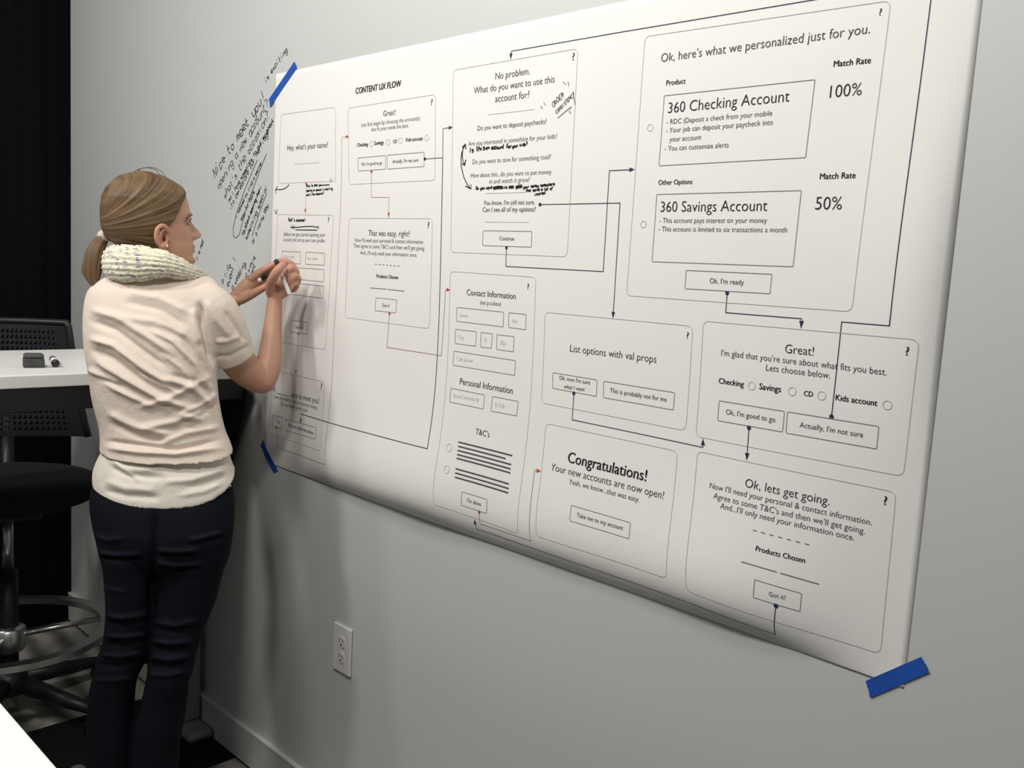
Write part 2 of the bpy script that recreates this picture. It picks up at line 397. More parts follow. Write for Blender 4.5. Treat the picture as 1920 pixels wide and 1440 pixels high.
card([('F', 237, 100), ('F', 1093, 158), ('G', 872, 1250), ('G', 112, 985)],
     [('F', 402, 337, 890, 378, 'Contact Information', 'regular'), ('F', 538, 430, 742, 445, '(no p.o.box)', 'light'), ('F', 330, 553, 412, 560, 'Street', 'light', M_INK_FAINT),
      ('F', 852, 607, 908, 614, 'Apt', 'light', M_INK_FAINT), ('F', 315, 773, 372, 780, 'City', 'light', M_INK_FAINT), ('F', 573, 802, 603, 806, 'St', 'light', M_INK_FAINT),
      ('F', 735, 830, 787, 836, 'Zip', 'light', M_INK_FAINT), ('F', 300, 990, 460, 1010, 'Cell phone', 'light', M_INK_FAINT),
      ('F', 332, 1228, 860, 1325, 'Personal Information', 'regular'), ('F', 265, 1358, 520, 1400, 'Social Security #', 'light', M_INK_FAINT),
      ('G', 663, 105, 748, 118, 'D.O.B', 'light', M_INK_FAINT), ('G', 487, 352, 612, 384, "T&C's", 'regular'), ('G', 415, 965, 537, 1002, "I'm done", 'regular'), Q('F', 1008, 278, 1026, 280)],
     buttons=[('G', (368, 872), (595, 943), (588, 1068), (360, 993))],
     fields=[('F', (303, 460), (772, 507), (767, 655), (300, 598)), ('F', (823, 513), (997, 530), (990, 682), (820, 660)),
             ('F', (290, 678), (500, 703), (490, 848), (285, 820)), ('F', (545, 710), (657, 723), (648, 870), (540, 855)),
             ('F', (705, 732), (877, 752), (868, 903), (702, 880)), ('F', (277, 897), (890, 992), (882, 1140), (263, 1037)),
             ('F', (243, 1268), (580, 1335), (569, 1476), (232, 1405)), ('F', (660, 1350), (917, 1400), (902, 1545), (645, 1496))],
     rules=[('G', 335, 425, 820, 548, .0028, 1, M_INK_SOFT), ('G', 332, 463, 760, 574, .0028, 1, M_INK_SOFT), ('G', 328, 500, 810, 628, .0028, 1, M_INK_SOFT),
            ('G', 324, 537, 805, 667, .0028, 1, M_INK_SOFT), ('G', 320, 571, 802, 703, .0028, 1, M_INK_SOFT), ('G', 310, 665, 790, 803, .0028, 1, M_INK_SOFT),
            ('G', 306, 703, 787, 844, .0028, 1, M_INK_SOFT), ('G', 303, 741, 783, 883, .0028, 1, M_INK_SOFT)],
     circles=[('G', 250, 478, .0075), ('G', 230, 674, .0075)])
card([('H', 238, 330), ('I', 768, 5), ('J', 1615, 1086), ('J', 55, 975)],
     [('H', 382, 553, 2260, 308, "Ok, here's what we personalized just for you.", 'light'), ('H', 428, 770, 602, 752, 'Product', 'bold', M_INK_SOFT),
      ('H', 445, 1018, 1535, 915, '360 Checking Account', 'thin', M_INK), ('H', 433, 1118, 1382, 1042, '- RDC (Deposit a check from your mobile', 'light'),
      ('H', 427, 1195, 1388, 1124, '- Your job can deposit your paycheck into', 'light'), ('H', 458, 1275, 743, 1256, 'your account', 'light'),
      ('H', 415, 1357, 990, 1327, '- You can customize alerts', 'light'), ('I', 283, 563, 598, 535, 'Match Rate', 'bold'), ('I', 250, 825, 518, 803, '100%', 'thin', M_INK),
      Q('I', 668, 131, 692, 129), ('J', 275, 208, 510, 203, 'Other Options', 'bold', M_INK_SOFT), ('J', 1392, 170, 1640, 162, 'Match Rate', 'bold'),
      ('J', 290, 397, 1027, 388, '360 Savings Account', 'thin', M_INK), ('J', 283, 472, 1027, 471, '- This account pays interest on your money', 'light'),
      ('J', 277, 531, 1165, 537, '- This account is limited to six transactions a month', 'light'), ('J', 1360, 380, 1543, 380, '50%', 'thin', M_INK),
      ('J', 630, 890, 867, 900, "Ok, I'm ready", 'regular')],
     buttons=[('J', (468, 800), (1062, 827), (1048, 962), (460, 927))],
     fields=[('H', (412, 862), (1768, 717), (1683, 1418), (364, 1492)), ('J', (265, 275), (1265, 248), (1208, 775), (232, 740))],
     circles=[('H', 285, 1150, .0055), ('J', 172, 482, .0055)])
card([('K', 165, 130), ('K', 1590, 265), ('K', 1520, 1272), ('K', 130, 1003)],
     [('K', 405, 510, 1237, 617, 'List options with val props', 'light'), ('K', 303, 778, 598, 828, "Ok, now I'm sure", 'regular'), ('K', 347, 862, 547, 893, 'what I want', 'regular'),
      ('K', 790, 903, 1337, 993, 'This is probably not for me', 'regular'), Q('K', 1530, 383, 1553, 386)],
     buttons=[('K', (242, 712), (668, 783), (660, 940), (237, 862)), ('K', (732, 795), (1415, 905), (1403, 1072), (727, 952))])
card([('L', 198, 60), ('L', 1308, 297), ('L', 1215, 1370), ('L', 115, 1010)],
     [('L', 378, 388, 1043, 550, 'Congratulations!', 'bold'), ('L', 237, 455, 1187, 700, 'Your new accounts are now open!', 'light'),
      ('L', 390, 570, 982, 727, 'Yeah, we know...that was easy.', 'light'), ('L', 455, 850, 847, 962, 'Take me to my account', 'regular')],
     buttons=[('L', (412, 752), (912, 900), (897, 1035), (398, 882))])
card([('M', 118, 48), ('M', 1772, 192), ('M', 1650, 1237), ('M', 60, 930)],
     [('M', 743, 293, 962, 313, 'Great!', 'thin', M_INK), ('M', 255, 313, 1520, 463, "I'm glad that you're sure about what fits you best.", 'light'),
      ('M', 597, 428, 1088, 487, 'Lets choose below.', 'light'), ('M', 235, 525, 427, 552, 'Checking', 'bold'), ('M', 545, 570, 712, 593, 'Savings', 'bold'),
      ('M', 887, 620, 957, 628, 'CD', 'bold'), ('M', 1130, 655, 1450, 697, 'Kids account', 'bold'), ('M', 290, 762, 668, 822, "Ok, I'm good to go", 'regular'),
      ('M', 855, 862, 1340, 938, "Actually, I'm not sure", 'regular'), Q('M', 1668, 310, 1698, 313)],
     buttons=[('M', (240, 658), (740, 740), (725, 897), (228, 810)), ('M', (763, 743), (1463, 855), (1445, 1027), (750, 905))],
     circles=[('M', 490, 545, .006), ('M', 800, 587, .006), ('M', 1025, 620, .006), ('M', 1528, 692, .006)])
card([('N', 133, 55), ('N', 1440, 325), ('N', 1337, 1390), ('N', 60, 972)],
     [('N', 445, 288, 1000, 413, 'Ok, lets get going.', 'thin', M_INK), ('N', 213, 293, 1280, 548, "Now I'll need your personal & contact information.", 'light'),
      ('N', 238, 360, 1233, 605, "Agree to some T&C's and then we'll get going.", 'light'), ('N', 283, 425, 1163, 650, "And...I'll only need your information once.", 'light'),
      ('N', 515, 708, 840, 793, 'Products Chosen', 'bold'), ('N', 602, 1008, 710, 1032, 'Got it!', 'regular'), Q('N', 1360, 407, 1386, 411)],
     buttons=[('N', (510, 900), (820, 992), (808, 1110), (500, 1017))],
     rules=[('N', 497, 573, 872, 672, .0013, 7, M_BUTTON), ('N', 423, 782, 655, 850, .0015, 1, M_BUTTON), ('N', 678, 857, 932, 930, .0015, 1, M_BUTTON)])
pr = Print(); text(pr, 'CONTENT UX FLOW', at('A', 890, 355), at('A', 1345, 277), 'heavy', 1.15); pr.build('poster_title', M_INK, poster)

def square_up(pts):
    """connector bends are right angles on the sheet"""
    p = [np.array(q) for q in pts]
    for i in range(1, len(p)):
        d = p[i]-p[i-1]
        if abs(d[0]) < abs(d[1]): p[i][0] = p[i-1][0]*.5+p[i][0]*.5
    return p
def connector(pts, m, mh=None, w=.0012, dot=True, arrow=True, hs=.0105, ds=.0034):
    p = [at(*q) for q in pts]; pr = Print(); pr.line(p, w)
    o = pr.build('connector_line', m, poster)
    mh = mh or m
    if dot:
        pr = Print(); pr.disc(p[0], ds); pr.build('dot', mh, o)
    if arrow:
        pr = Print(); d = p[-1]-p[-2]; pr.head(p[-1], d, hs); pr.build('arrow_head', mh, o)
    return o
connector([('A', 1050, 1128), ('A', 1047, 1387), ('B', 1225, 0), ('B', 1221, 203)], M_REDLINE, M_RED, w=.0008)
connector([('A', 397, 1250), ('B', 388, 160)], M_REDLINE, M_RED, w=.0008)
connector([('B', 317, 1362), ('C', 247, 322)], M_REDLINE, M_RED, w=.0008)
connector([('C', 83, 772), ('C', 85, 940), ('C', 494, 1085), ('C', 567, 0), ('B', 745, 0), ('A', 755, 785), ('A', 822, 778)], M_REDLINE, M_RED, w=.0008)
connector([('B', 1230, 1163), ('B', 1208, 1440), ('C', 1015, 95), ('C', 1475, 165), ('F', 190, 283), ('F', 236, 283)], M_REDLINE, M_RED, w=.0010)
connector([('G', 522, 1055), ('G', 528, 1160), ('G', 985, 1315), ('G', 1022, 678), ('G', 1077, 688)], M_REDLINE, M_RED, w=.0010)
connector([('A', 1583, 1003), ('A', 1762, 990), ('A', 1765, 697), ('A', 1858, 687)], M_INK_SOFT, M_INK)
connector([('A', 1762, 990), ('B', 1755, 0), ('B', 1715, 1440), ('C', 1357, 950), ('C', 292, 657), ('C', 288, 737)], M_INK_SOFT, M_INK, dot=False, w=.0017)
connector([('E', 590, 1055), ('E', 585, 1228), ('E', 1483, 1275), ('E', 1540, 345), ('E', 1772, 333)], M_NAVY)
connector([('E', 900, 657), ('E', 1638, 643), ('K', 820, 186)], M_NAVY)
connector([('J', 752, 957), ('J', 742, 1093), ('J', 1268, 1135), ('J', 1263, 1200)], M_NAVY)
connector([('M', 1100, 780), ('M', 1178, 55), ('M', 1543, 85), ('I', 1105, 0), ('I', 1128, -160), ('H', 1750, 0), ('H', 0, 293), ('D', 633, 128), ('D', 630, 202)], M_NAVY)
connector([('M', 468, 866), ('M', 450, 1112)], M_NAVY)
connector([('K', 443, 912), ('K', 428, 1167), ('K', 1688, 1433), ('K', 1690, 1348)], M_NAVY)
connector([('N', 650, 1073), ('N', 643, 1262), ('N', 100, 1062), ('L', 0, 1085), ('G', 495, 1205), ('G', 482, 1122)], M_NAVY)

# ---------------------------------------------------------------- handwriting: a single-stroke hand
SF = {
 'a': '43 34 14 03 01 10 30 42|44 41 50', 'b': '07 00|03 24 43 41 20 01', 'c': '43 24 04 02 00 20 41', 'd': '43 24 04 01 20 41|47 40 50', 'e': '02 42 43 24 04 01 20 40',
 'f': '47 27 15 10|04 34', 'g': '43 24 04 01 20 42|44 4b 2c 0b', 'h': '07 00|02 24 43 40', 'i': '14 10|16 17', 'j': '24 2b 0c|26 27', 'k': '07 00|34 02 40', 'l': '17 11 20',
 'm': '04 00|03 14 23 20|23 34 43 40', 'n': '04 00|02 24 43 40', 'o': '24 03 01 20 41 43 24', 'p': '04 0c|03 24 43 41 20 01', 'q': '43 24 04 01 20 41|44 4c', 'r': '04 00|02 24 34',
 's': '43 24 04 03 32 41 20 00', 't': '17 11 30|04 34', 'u': '04 01 20 41|44 40', 'v': '04 20 44', 'w': '04 10 23 30 44', 'x': '04 40|44 00', 'y': '04 01 20 41|44 4a 1c', 'z': '04 44 00 40',
 'N': '00 07 40 47', 'I': '17 10', 'O': '26 04 02 20 41 45 26', 'R': '00 07 26 44 03|13 40', 'D': '00 07 36 44 42 20 00', 'E': '46 06 00 40|03 33', 'C': '46 26 04 02 20 40', 'S': '46 26 05 14 32 41 20 00',
 'T': '07 47|27 20', 'Y': '07 24 47|24 20', 'A': '00 27 40|12 32', 'B': '00 07 36 34 03|03 42 31 00', 'K': '07 00|47 03 40', 'H': '07 00|47 40|03 43',
 "'": '17 15', '-': '02 32', '?': '06 27 45 23 22|20 21', '!': '27 22|20 21', ',': '11 0a', '.': '10 11', '_': '0a 6a', ' ': ''}
def hand(pr, s, a, b, w=.0022, size=None, jit=.35, ky=1.0):
    a, b = np.array(a), np.array(b); L = np.linalg.norm(b-a); t = (b-a)/L; n = np.array([-t[1], t[0]])
    k = L/(len(s)*5.4); kh = k*1.12*ky
    dec = lambda c: -(ord(c)-ord('a')+1) if c in 'abc' and False else (dict(a=-1, b=-2, c=-3).get(c) if c in 'abc' else int(c))
    for i, ch in enumerate(s):
        g = SF.get(ch, SF.get(ch.lower(), '')); dy = random.uniform(-.4, .4); sc = random.uniform(.85, 1.12)
        for st in g.split('|'):
            pts = [(int(q[0]), dec(q[1])) for q in st.split()]
            if len(pts) < 2: continue
            pts = [(x+random.uniform(-jit, jit), y+random.uniform(-jit, jit)) for x, y in pts]
            sm_ = []
            for j in range(len(pts)-1):
                p0 = pts[max(0, j-1)]; p1 = pts[j]; p2 = pts[j+1]; p3 = pts[min(len(pts)-1, j+2)]
                for u in (0, .33, .67):
                    sm_.append(tuple(.5*((2*p1[m])+(-p0[m]+p2[m])*u+(2*p0[m]-5*p1[m]+4*p2[m]-p3[m])*u*u+(-p0[m]+3*p1[m]-3*p2[m]+p3[m])*u**3) for m in (0, 1)))
            sm_.append(pts[-1])
            pr.line([a+t*((i*5.4+x*sc)*k)+n*((y*sc+dy+x*.0)*kh)+t*(y*kh*.15) for x, y in sm_], w, step=.05)
wp = lambda c, x, y: at(c, x, y, on_plain)
def wall_note(c, x0, y0, x1, y1, s, w=.0024, size=.05, extra=None):
    pr = Print(surf_wall); hand(pr, s, wp(c, x0, y0), wp(c, x1, y1), w, size)
    pr.build('handwritten_line', M_MARKER, wall_back)
wall_note('W', 370, 298, 512, 90, 'is exciting.', .0019, .085)
wall_note('W', 72, 855, 372, 385, 'Nice to meet you!', .0025, .105)
wall_note('W', 95, 922, 392, 425, 'opening a new account?', .0019, .085)
wall_note('W', 133, 980, 395, 490, "what's the occasion?", .0019, .080)
wall_note('W', 150, 1010, 420, 520, '-so I have someplace to put my check', .0019, .052)
wall_note('W', 165, 1045, 392, 585, '-to celebrate our marriage', .0019, .055)
wall_note('W', 200, 1090, 352, 765, 'I wanted to find a better', .0019, .045)
wall_note('W', 228, 1110, 310, 935, 'way to bank', .0019, .050)
wall_note('W', 237, 1195, 340, 925, 'to start saving for', .0025, .048)
wall_note('W', 260, 1222, 382, 910, 'something special', .0019, .060)
wall_note('W', 298, 1245, 386, 1015, 'or a rainy day', .0019, .055)
wall_note('V', 858, 728, 905, 630, 'a life', .0019, .085)
wall_note('V', 890, 745, 932, 592, 'event !', .0019, .08)
wall_note('V', 912, 762, 990, 605, 'a wedding,', .0019, .06)
wall_note('V', 955, 762, 1038, 575, 'birth of a child,', .0019, .06)
wall_note('V', 985, 770, 1035, 625, 'retirement', .0019, .06)
wall_note('V', 722, 600, 758, 492, "I'm not", .0025, .045)
pr = Print(surf_wall)
pr.line([wp('W', *q) for q in [(375, 715), (330, 830), (270, 990), (215, 1190), (195, 1210), (180, 1195), (180, 1150), (200, 1060), (250, 920), (300, 800), (322, 750)]], .0022)
pr.line([wp('W', *q) for q in [(345, 905), (300, 1010), (255, 1150), (245, 1190)]], .002)
pr.line([wp('W', *q) for q in [(378, 945), (330, 1070), (290, 1200)]], .002)
pr.build('drawn_loop', M_MARKER_THIN, wall_back)

def paper_note(lines, w=.0022, m=M_MARKER, strokes=(), ky=1.0):
    pr = Print()
    for c, x0, y0, x1, y1, s, size in lines: hand(pr, s, at(c, x0, y0), at(c, x1, y1), w, size, jit=.28, ky=ky)
    for q in strokes: pr.line([at(*p) for p in q[1:]], q[0])
    pr.build('handwritten_note', m, poster)
paper_note([('A', 402, 1284, 552, 1270, 'Nice to meet you', .022), ('A', 400, 1330, 662, 1308, 'opening an account is exciting', .024), ('A', 398, 1372, 572, 1355, "what's the occasion?", .024)], .0016,
           strokes=[(.0022, ('A', 555, 1268), ('A', 630, 1260)), (.0018, ('A', 643, 1200), ('A', 643, 1235))])
paper_note([], strokes=[(.0022, ('A', 228, 1258), ('A', 195, 1292), ('A', 160, 1307), ('A', 90, 1310)), (.0022, ('A', 112, 1275), ('A', 90, 1310), ('A', 96, 1350)),
                        (.002, ('B', 78, 122), ('B', 100, 162), ('B', 108, 120)), (.002, ('B', 88, 155), ('B', 108, 168))], m=M_MARKER_THIN)
paper_note([('B', 215, 240, 392, 240, "That's awesome!", .026)], .0017, strokes=[(.0020, ('B', 238, 300), ('B', 300, 300), ('B', 380, 292), ('B', 450, 290), ('B', 522, 300)), (.002, ('B', 292, 325), ('B', 508, 327)),
                        (.002, ('B', 255, 280), ('B', 258, 315)), (.002, ('B', 272, 280), ('B', 275, 318)), (.002, ('B', 515, 282), ('B', 518, 318))])
paper_note([('E', 250, 178, 395, 150, 'Is this', .027), ('E', 400, 150, 640, 135, 'an account for', .022), ('E', 645, 133, 785, 108, 'your kids?', .027)], .0021)
paper_note([('E', 308, 520, 460, 512, 'Do you want', .02), ('E', 572, 510, 600, 508, 'to', .02), ('E', 745, 508, 1038, 478, 'your money somewhere', .023), ('E', 770, 540, 1018, 520, 'that earns a lot of', .02), ('E', 848, 578, 958, 555, 'interest', .022)], .0017,
           strokes=[(.0062, ('E', 470, 508), ('E', 510, 498), ('E', 556, 500)), (.0055, ('E', 612, 497), ('E', 658, 495)), (.0062, ('E', 675, 503), ('E', 700, 492), ('E', 735, 488)), (.0018, ('E', 455, 500), ('E', 575, 502))])
paper_note([], strokes=[(.0020, ('E', 212, 100), ('E', 188, 150), ('E', 182, 200), ('E', 188, 250), ('E', 203, 295)), (.0020, ('E', 180, 165), ('E', 171, 230), ('E', 174, 310), ('E', 195, 400), ('E', 225, 465), ('E', 265, 512)),
                        (.0022, ('E', 182, 132), ('E', 212, 100), ('E', 216, 148)), (.0022, ('E', 180, 278), ('E', 203, 295), ('E', 216, 242)), (.0022, ('E', 212, 486), ('E', 265, 512), ('E', 262, 470))])
paper_note([('D', 1022, 648, 1130, 535, 'ORDER', .030), ('D', 1052, 708, 1222, 530, 'CONSISTENCY', .028)], .0012, m=M_MARKER_THIN,
           strokes=[(.0011, ('D', 1062, 747), ('D', 1120, 697), ('D', 1190, 640), ('D', 1168, 690), ('D', 1185, 702)), (.0011, ('D', 1112, 408), ('D', 1138, 438)), (.0011, ('D', 1160, 410), ('D', 1163, 452)),
                    (.0011, ('D', 903, 635), ('D', 925, 662)), (.0011, ('D', 933, 598), ('D', 952, 628)), (.0014, ('D', 1208, 500), ('D', 1212, 560), ('D', 1225, 622))])

# ---------------------------------------------------------------- blue tape, outlet
M_TAPE = mat('blue_painters_tape', (0.016, 0.085, 0.42), rough=.6, spec=.25, bump=(300, .25, .0004))
def tape(px, label, jag):
    c = [on_paper(*p) if True else None for p in px]            # TL, TR, BR, BL along the strip
    A, B, D_, C_ = [np.array(q) for q in c]
    n, w = 36, 8; vs = []
    for i in range(n+1):
        for j in range(w+1):
            s, t = i/n, j/w
            e = 0.0
            p = (A*(1-s)+B*s)*(1-t)+(C_*(1-s)+D_*s)*t
            if i in (0, n): p = p+(B-A)*jag*((-1)**j)*(.6+.4*math.sin(j*2.1))
            inside = PX0 <= p[0] <= PX1 and PZ0 <= p[1] <= PZ1
            h = float(bulge(p[0], p[1])) if inside else .0012
            if not inside:
                dd = max(PX0-p[0], p[0]-PX1, PZ0-p[1], p[1]-PZ1, 0); q = np.array([min(max(p[0], PX0), PX1), min(max(p[1], PZ0), PZ1)])
                h = .0012+(float(bulge(q[0], q[1]))-.0012)*math.exp(-dd/.01)
            vs.append((p[0], -h-.0011, p[1]))
    fs = [(i*(w+1)+j, i*(w+1)+j+1, (i+1)*(w+1)+j+1, (i+1)*(w+1)+j) for i in range(n) for j in range(w)]
    o = mesh_obj('blue_tape', vs, fs, M_TAPE, smooth=False, label=label, category='tape', group='strips of blue tape holding the poster')
    s = o.modifiers.new('thickness', 'SOLIDIFY'); s.thickness = .0004; s.offset = 0
    return o
tape([(505.0, 186), (552.5, 115.6), (557.2, 127.8), (507.1, 201.5)], 'blue tape strip slanting across the upper left corner of the poster', .006)
tape([(492.8, 825.8), (521.7, 882.8), (513, 886.5), (487.5, 835)], 'short blue tape strip at the lower left corner of the poster, below the elbow', .02)
tape([(1624, 1276), (1728, 1231), (1743, 1260.5), (1632, 1308)], 'broad straight blue tape strip at the lower right corner of the poster', .012)

M_PLATE = mat('white_outlet_plastic', (0.70, 0.69, 0.67), rough=.3, spec=.5)
M_SLOT = mat('outlet_slot_black', (0.01, 0.01, 0.01), rough=.7)
cs = [on_wall(*q) for q in ((631, 1166), (664, 1185), (658, 1268), (626, 1246))]
ox = sum(c[0] for c in cs)/4; oz = sum(c[2] for c in cs)/4; hw, hh = .036, .059
outlet = thing('wall_outlet', (ox, 0, oz), 'white duplex power outlet plate on the grey wall below the poster', 'outlet')
bm = bmesh.new(); box(bm, (ox-hw, -.007, oz-hh), (ox+hw, 0, oz+hh), .003, seg=3); bm_obj('cover_plate', bm, M_PLATE, outlet)
for s in (1, -1):
    z = oz+s*.0195; bm = bmesh.new(); vs2 = []
    for k in range(24):
        a = 2*math.pi*k/24; vs2.append(bm.verts.new((ox+max(-.0135, min(.0135, .0172*math.cos(a))), -.0088, z+.0145*math.sin(a))))
    f = bm.faces.new(vs2); r_ = bmesh.ops.extrude_face_region(bm, geom=[f])
    for v in r_['geom']:
        if isinstance(v, bmesh.types.BMVert): v.co.y = -.006
    bmesh.ops.recalc_face_normals(bm, faces=bm.faces)
    rec = bm_obj('receptacle', bm, M_PLATE, outlet)
    for dx, dz, w_, h_ in ((-.0063, .003, .0011, .0042), (.0063, .003, .0011, .0034), (0, -.0075, .0024, .0024)):
        bm = bmesh.new(); box(bm, (ox+dx-w_, -.00905, z+dz-h_), (ox+dx+w_, -.0085, z+dz+h_)); bm_obj('slot', bm, M_SLOT, rec)
bm = bmesh.new(); tube(bm, [(ox, -.006, oz), (ox, -.0082, oz)], .0032, 12); bm_obj('screw', bm, M_PLATE, outlet)

# ---------------------------------------------------------------- bar-height tables
M_TOP = mat('white_laminate', (0.87, 0.865, 0.845), rough=.32, spec=.5)
M_FRAME = mat('black_steel', (0.012, 0.012, 0.014), rough=.5)
M_COLUMN = mat('silver_grey_powder_coat', (0.30, 0.30, 0.33), rough=.45, metal=.25)
def bar_table(label, x0, x1, y0, y1, long_y, zt=1.095):
    t = thing('bar_table', ((x0+x1)/2, (y0+y1)/2, 0), label, 'table', 'bar-height tables')
    bm = bmesh.new(); box(bm, (x0, y0, zt-.030), (x1, y1, zt), .0025); bm_obj('tabletop', bm, M_TOP, t)
    bm = bmesh.new()
    for a, b, c, d in ((x0+.05, x0+.09, y0+.10, y1-.10), (x1-.045, x1-.004, y0+.02, y1-.02), (x0+.05, x1-.05, y0+.10, y0+.14), (x0+.05, x1-.05, y1-.14, y1-.10)):
        box(bm, (a, c, zt-.085), (b, d, zt-.030), .002)
    bm_obj('under_frame', bm, M_FRAME, t)
    if long_y: ends = [(x0+x1)/2, None]; 
    spots = [((x0+x1)/2, y1-.038), ((x0+x1)/2, y0+.22)] if long_y else [(x1-.25, (y0+y1)/2), (x0+.25, (y0+y1)/2)]
    for cx_, cy_ in spots:
        bm = bmesh.new()
        ofs = .0 if long_y else 0
        box(bm, (cx_+ofs-.035, cy_-.03, .035), (cx_+ofs+.035, cy_+.026, zt-.030), .006); bm_obj('leg', bm, M_COLUMN, t)
        bm = bmesh.new()
        if long_y: box(bm, (x0+.15, cy_-.045, .004), (x1-.155, cy_+.030, .034), .012)
        else: box(bm, (cx_-.045, y0+.02, .004), (cx_+.045, y1-.02, .036), .012)
        bm_obj('foot', bm, M_COLUMN, t)
    return t
TZ = 1.115
far_table = bar_table('white bar-height table end-on to the wall behind the standing person', -2.735, -2.20, -1.95, -.004, True, zt=1.115)
bar_table('white bar-height table whose corner cuts the lower left of the picture', -1.95, -.46, -1.70, -1.063, False)

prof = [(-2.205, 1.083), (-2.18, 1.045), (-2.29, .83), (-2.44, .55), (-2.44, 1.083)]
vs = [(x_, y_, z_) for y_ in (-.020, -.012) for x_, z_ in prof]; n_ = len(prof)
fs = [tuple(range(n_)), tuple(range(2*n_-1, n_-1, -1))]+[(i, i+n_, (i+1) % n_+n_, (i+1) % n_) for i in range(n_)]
mesh_obj('tapered_black_sheet', vs, fs, M_FRAME, far_table)  # thin black tapered sheet close to the wall, below the far table's edge

# felt eraser and marker on the far table
M_FELT = mat('charcoal_felt', (0.055, 0.055, 0.058), rough=.9, noise=(120, .35), bump=(200, .5, .001))
e0, e1 = on_floor(43, 690, TZ), on_floor(84, 690, TZ)
ec = (e0+e1)/2; er = (e1-e0)/np.linalg.norm(e1-e0); L = np.linalg.norm(e1-e0)
Me = Matrix(((er[0], -er[1], 0, ec[0]), (er[1], er[0], 0, ec[1]), (0, 0, 1, TZ), (0, 0, 0, 1)))
eraser = thing('board_eraser', (ec[0], ec[1], TZ), 'charcoal felt dry-erase block lying on the white table behind the person', 'eraser')
bm = bmesh.new(); box(bm, (-L/2, 0, .0008), (L/2, .050, .022), .003, Me); bm_obj('felt_pad', bm, M_FELT, eraser)
bm = bmesh.new(); box(bm, (-L/2+.001, .001, .0222), (L/2-.001, .049, .032), .006, Me); bm_obj('grip', bm, mat('dark_grey_plastic', (0.07, 0.07, 0.075), rough=.6), eraser)
M_MW = mat('white_marker_barrel', (0.72, 0.72, 0.72), rough=.3)
M_MB = mat('black_marker_plastic', (0.012, 0.012, 0.013), rough=.35)
def marker(a, b, label, cap_at_b=True, r=.0085, cap=.35, band=True, extra_group=None):
    """a pen lying or held with its axis from a to b"""
    a, b = Vector(a), Vector(b); d = (b-a)
    t = thing('marker_pen', tuple(a), label, 'marker', extra_group)
    bm = bmesh.new(); tube(bm, [a, a+d*.02, a+d*(1-cap)], [r*.7, r*.93, r*.93], 20); bm_obj('barrel', bm, M_MW, t, smooth=True)
    bm = bmesh.new(); tube(bm, [a+d*(1-cap), a+d*(1-cap*.15), b], [r, r, r*.82], 20); bm_obj('cap', bm, M_MB, t, smooth=True)
    if band:
        bm = bmesh.new(); tube(bm, [a+d*.25, a+d*.45], r*.95, 20); bm_obj('label_band', bm, M_MB, t, smooth=True)
    return t
m0 = on_floor(104.5, 689, TZ); m1 = on_floor(96, 676, TZ)
dirm = (m1-m0)/np.linalg.norm(m1-m0)
marker(m0+dirm*.115+np.array([0, 0, .0095]), m0+np.array([0, 0, .0095]), 'white and black marker pen lying on the table beside the felt eraser', r=.0092, cap=.12)

# ---------------------------------------------------------------- drafting stool
M_PLASTIC = mat('black_stool_plastic', (0.016, 0.017, 0.019), rough=.42)
M_SEAT = mat('black_stool_fabric', (0.010, 0.0095, 0.0095), rough=.9, noise=(200, .3), bump=(400, .3, .0006))
M_CHROME = mat('brushed_chrome', (0.75, 0.75, 0.74), rough=.34, metal=1.0)
sc = P(16, 1187, 2.72); S0 = np.array([sc[0], sc[1], 0.0])
vd = np.array([sc[0]-CAM[0], sc[1]-CAM[1], 0]); vd /= np.linalg.norm(vd); ed = np.array([-vd[1], vd[0], 0])
if ed[1] < 0: ed = -ed
def SL(a, b, z): return tuple(S0+ed*a+vd*b+np.array([0, 0, z]))      # across the view, away from the camera, up
stool = thing('drafting_stool', tuple(S0), 'black drafting stool with mesh back and chrome foot ring at the white table', 'stool')
bm = bmesh.new(); lathe(bm, [(.05, .655), (.20, .66), (.235, .675), (.245, .70), (.235, .725), (.18, .738), (.0, .742)][:-1], (S0[0], S0[1]), 40); bm_obj('seat', bm, M_SEAT, stool, smooth=True)
bm = bmesh.new(); box(bm, (-.09, -.07, .615), (.09, .07, .656), .01, Matrix(((ed[0], vd[0], 0, S0[0]), (ed[1], vd[1], 0, S0[1]), (0, 0, 1, 0), (0, 0, 0, 1)))); bm_obj('tilt_mechanism', bm, M_PLASTIC, stool)
bm = bmesh.new(); tube(bm, [SL(0, 0, .12), SL(0, 0, .45)], .027, 20); bm_obj('column_sleeve', bm, M_PLASTIC, stool, smooth=True)
bm = bmesh.new(); tube(bm, [SL(0, 0, .45), SL(0, 0, .62)], .015, 20); bm_obj('gas_lift', bm, M_CHROME, stool, smooth=True)
RZ = .262
def annulus(bm, r0, r1, z0, z1, n=72):
    rings = []
    for r_, z_ in ((r0, z0), (r1, z0), (r1, z1), (r0, z1)):
        rings.append([bm.verts.new(SL(r_*math.cos(2*math.pi*k/n), r_*math.sin(2*math.pi*k/n), z_)) for k in range(n)])
    for i in range(4):
        A, B = rings[i], rings[(i+1) % 4]
        for k in range(n): bm.faces.new((A[k], A[(k+1) % n], B[(k+1) % n], B[k]))
bm = bmesh.new(); annulus(bm, .252, .285, RZ-.008, RZ+.010); bmesh.ops.recalc_face_normals(bm, faces=bm.faces); bm_obj('foot_ring', bm, M_CHROME, stool)
for a in (.12, 2.2, 4.3):
    bm = bmesh.new(); tube(bm, [SL(.03*math.cos(a), .03*math.sin(a), RZ-.012), SL(.256*math.cos(a), .256*math.sin(a), RZ-.004)], .009, 10); bm_obj('ring_spoke', bm, M_CHROME, stool, smooth=True)
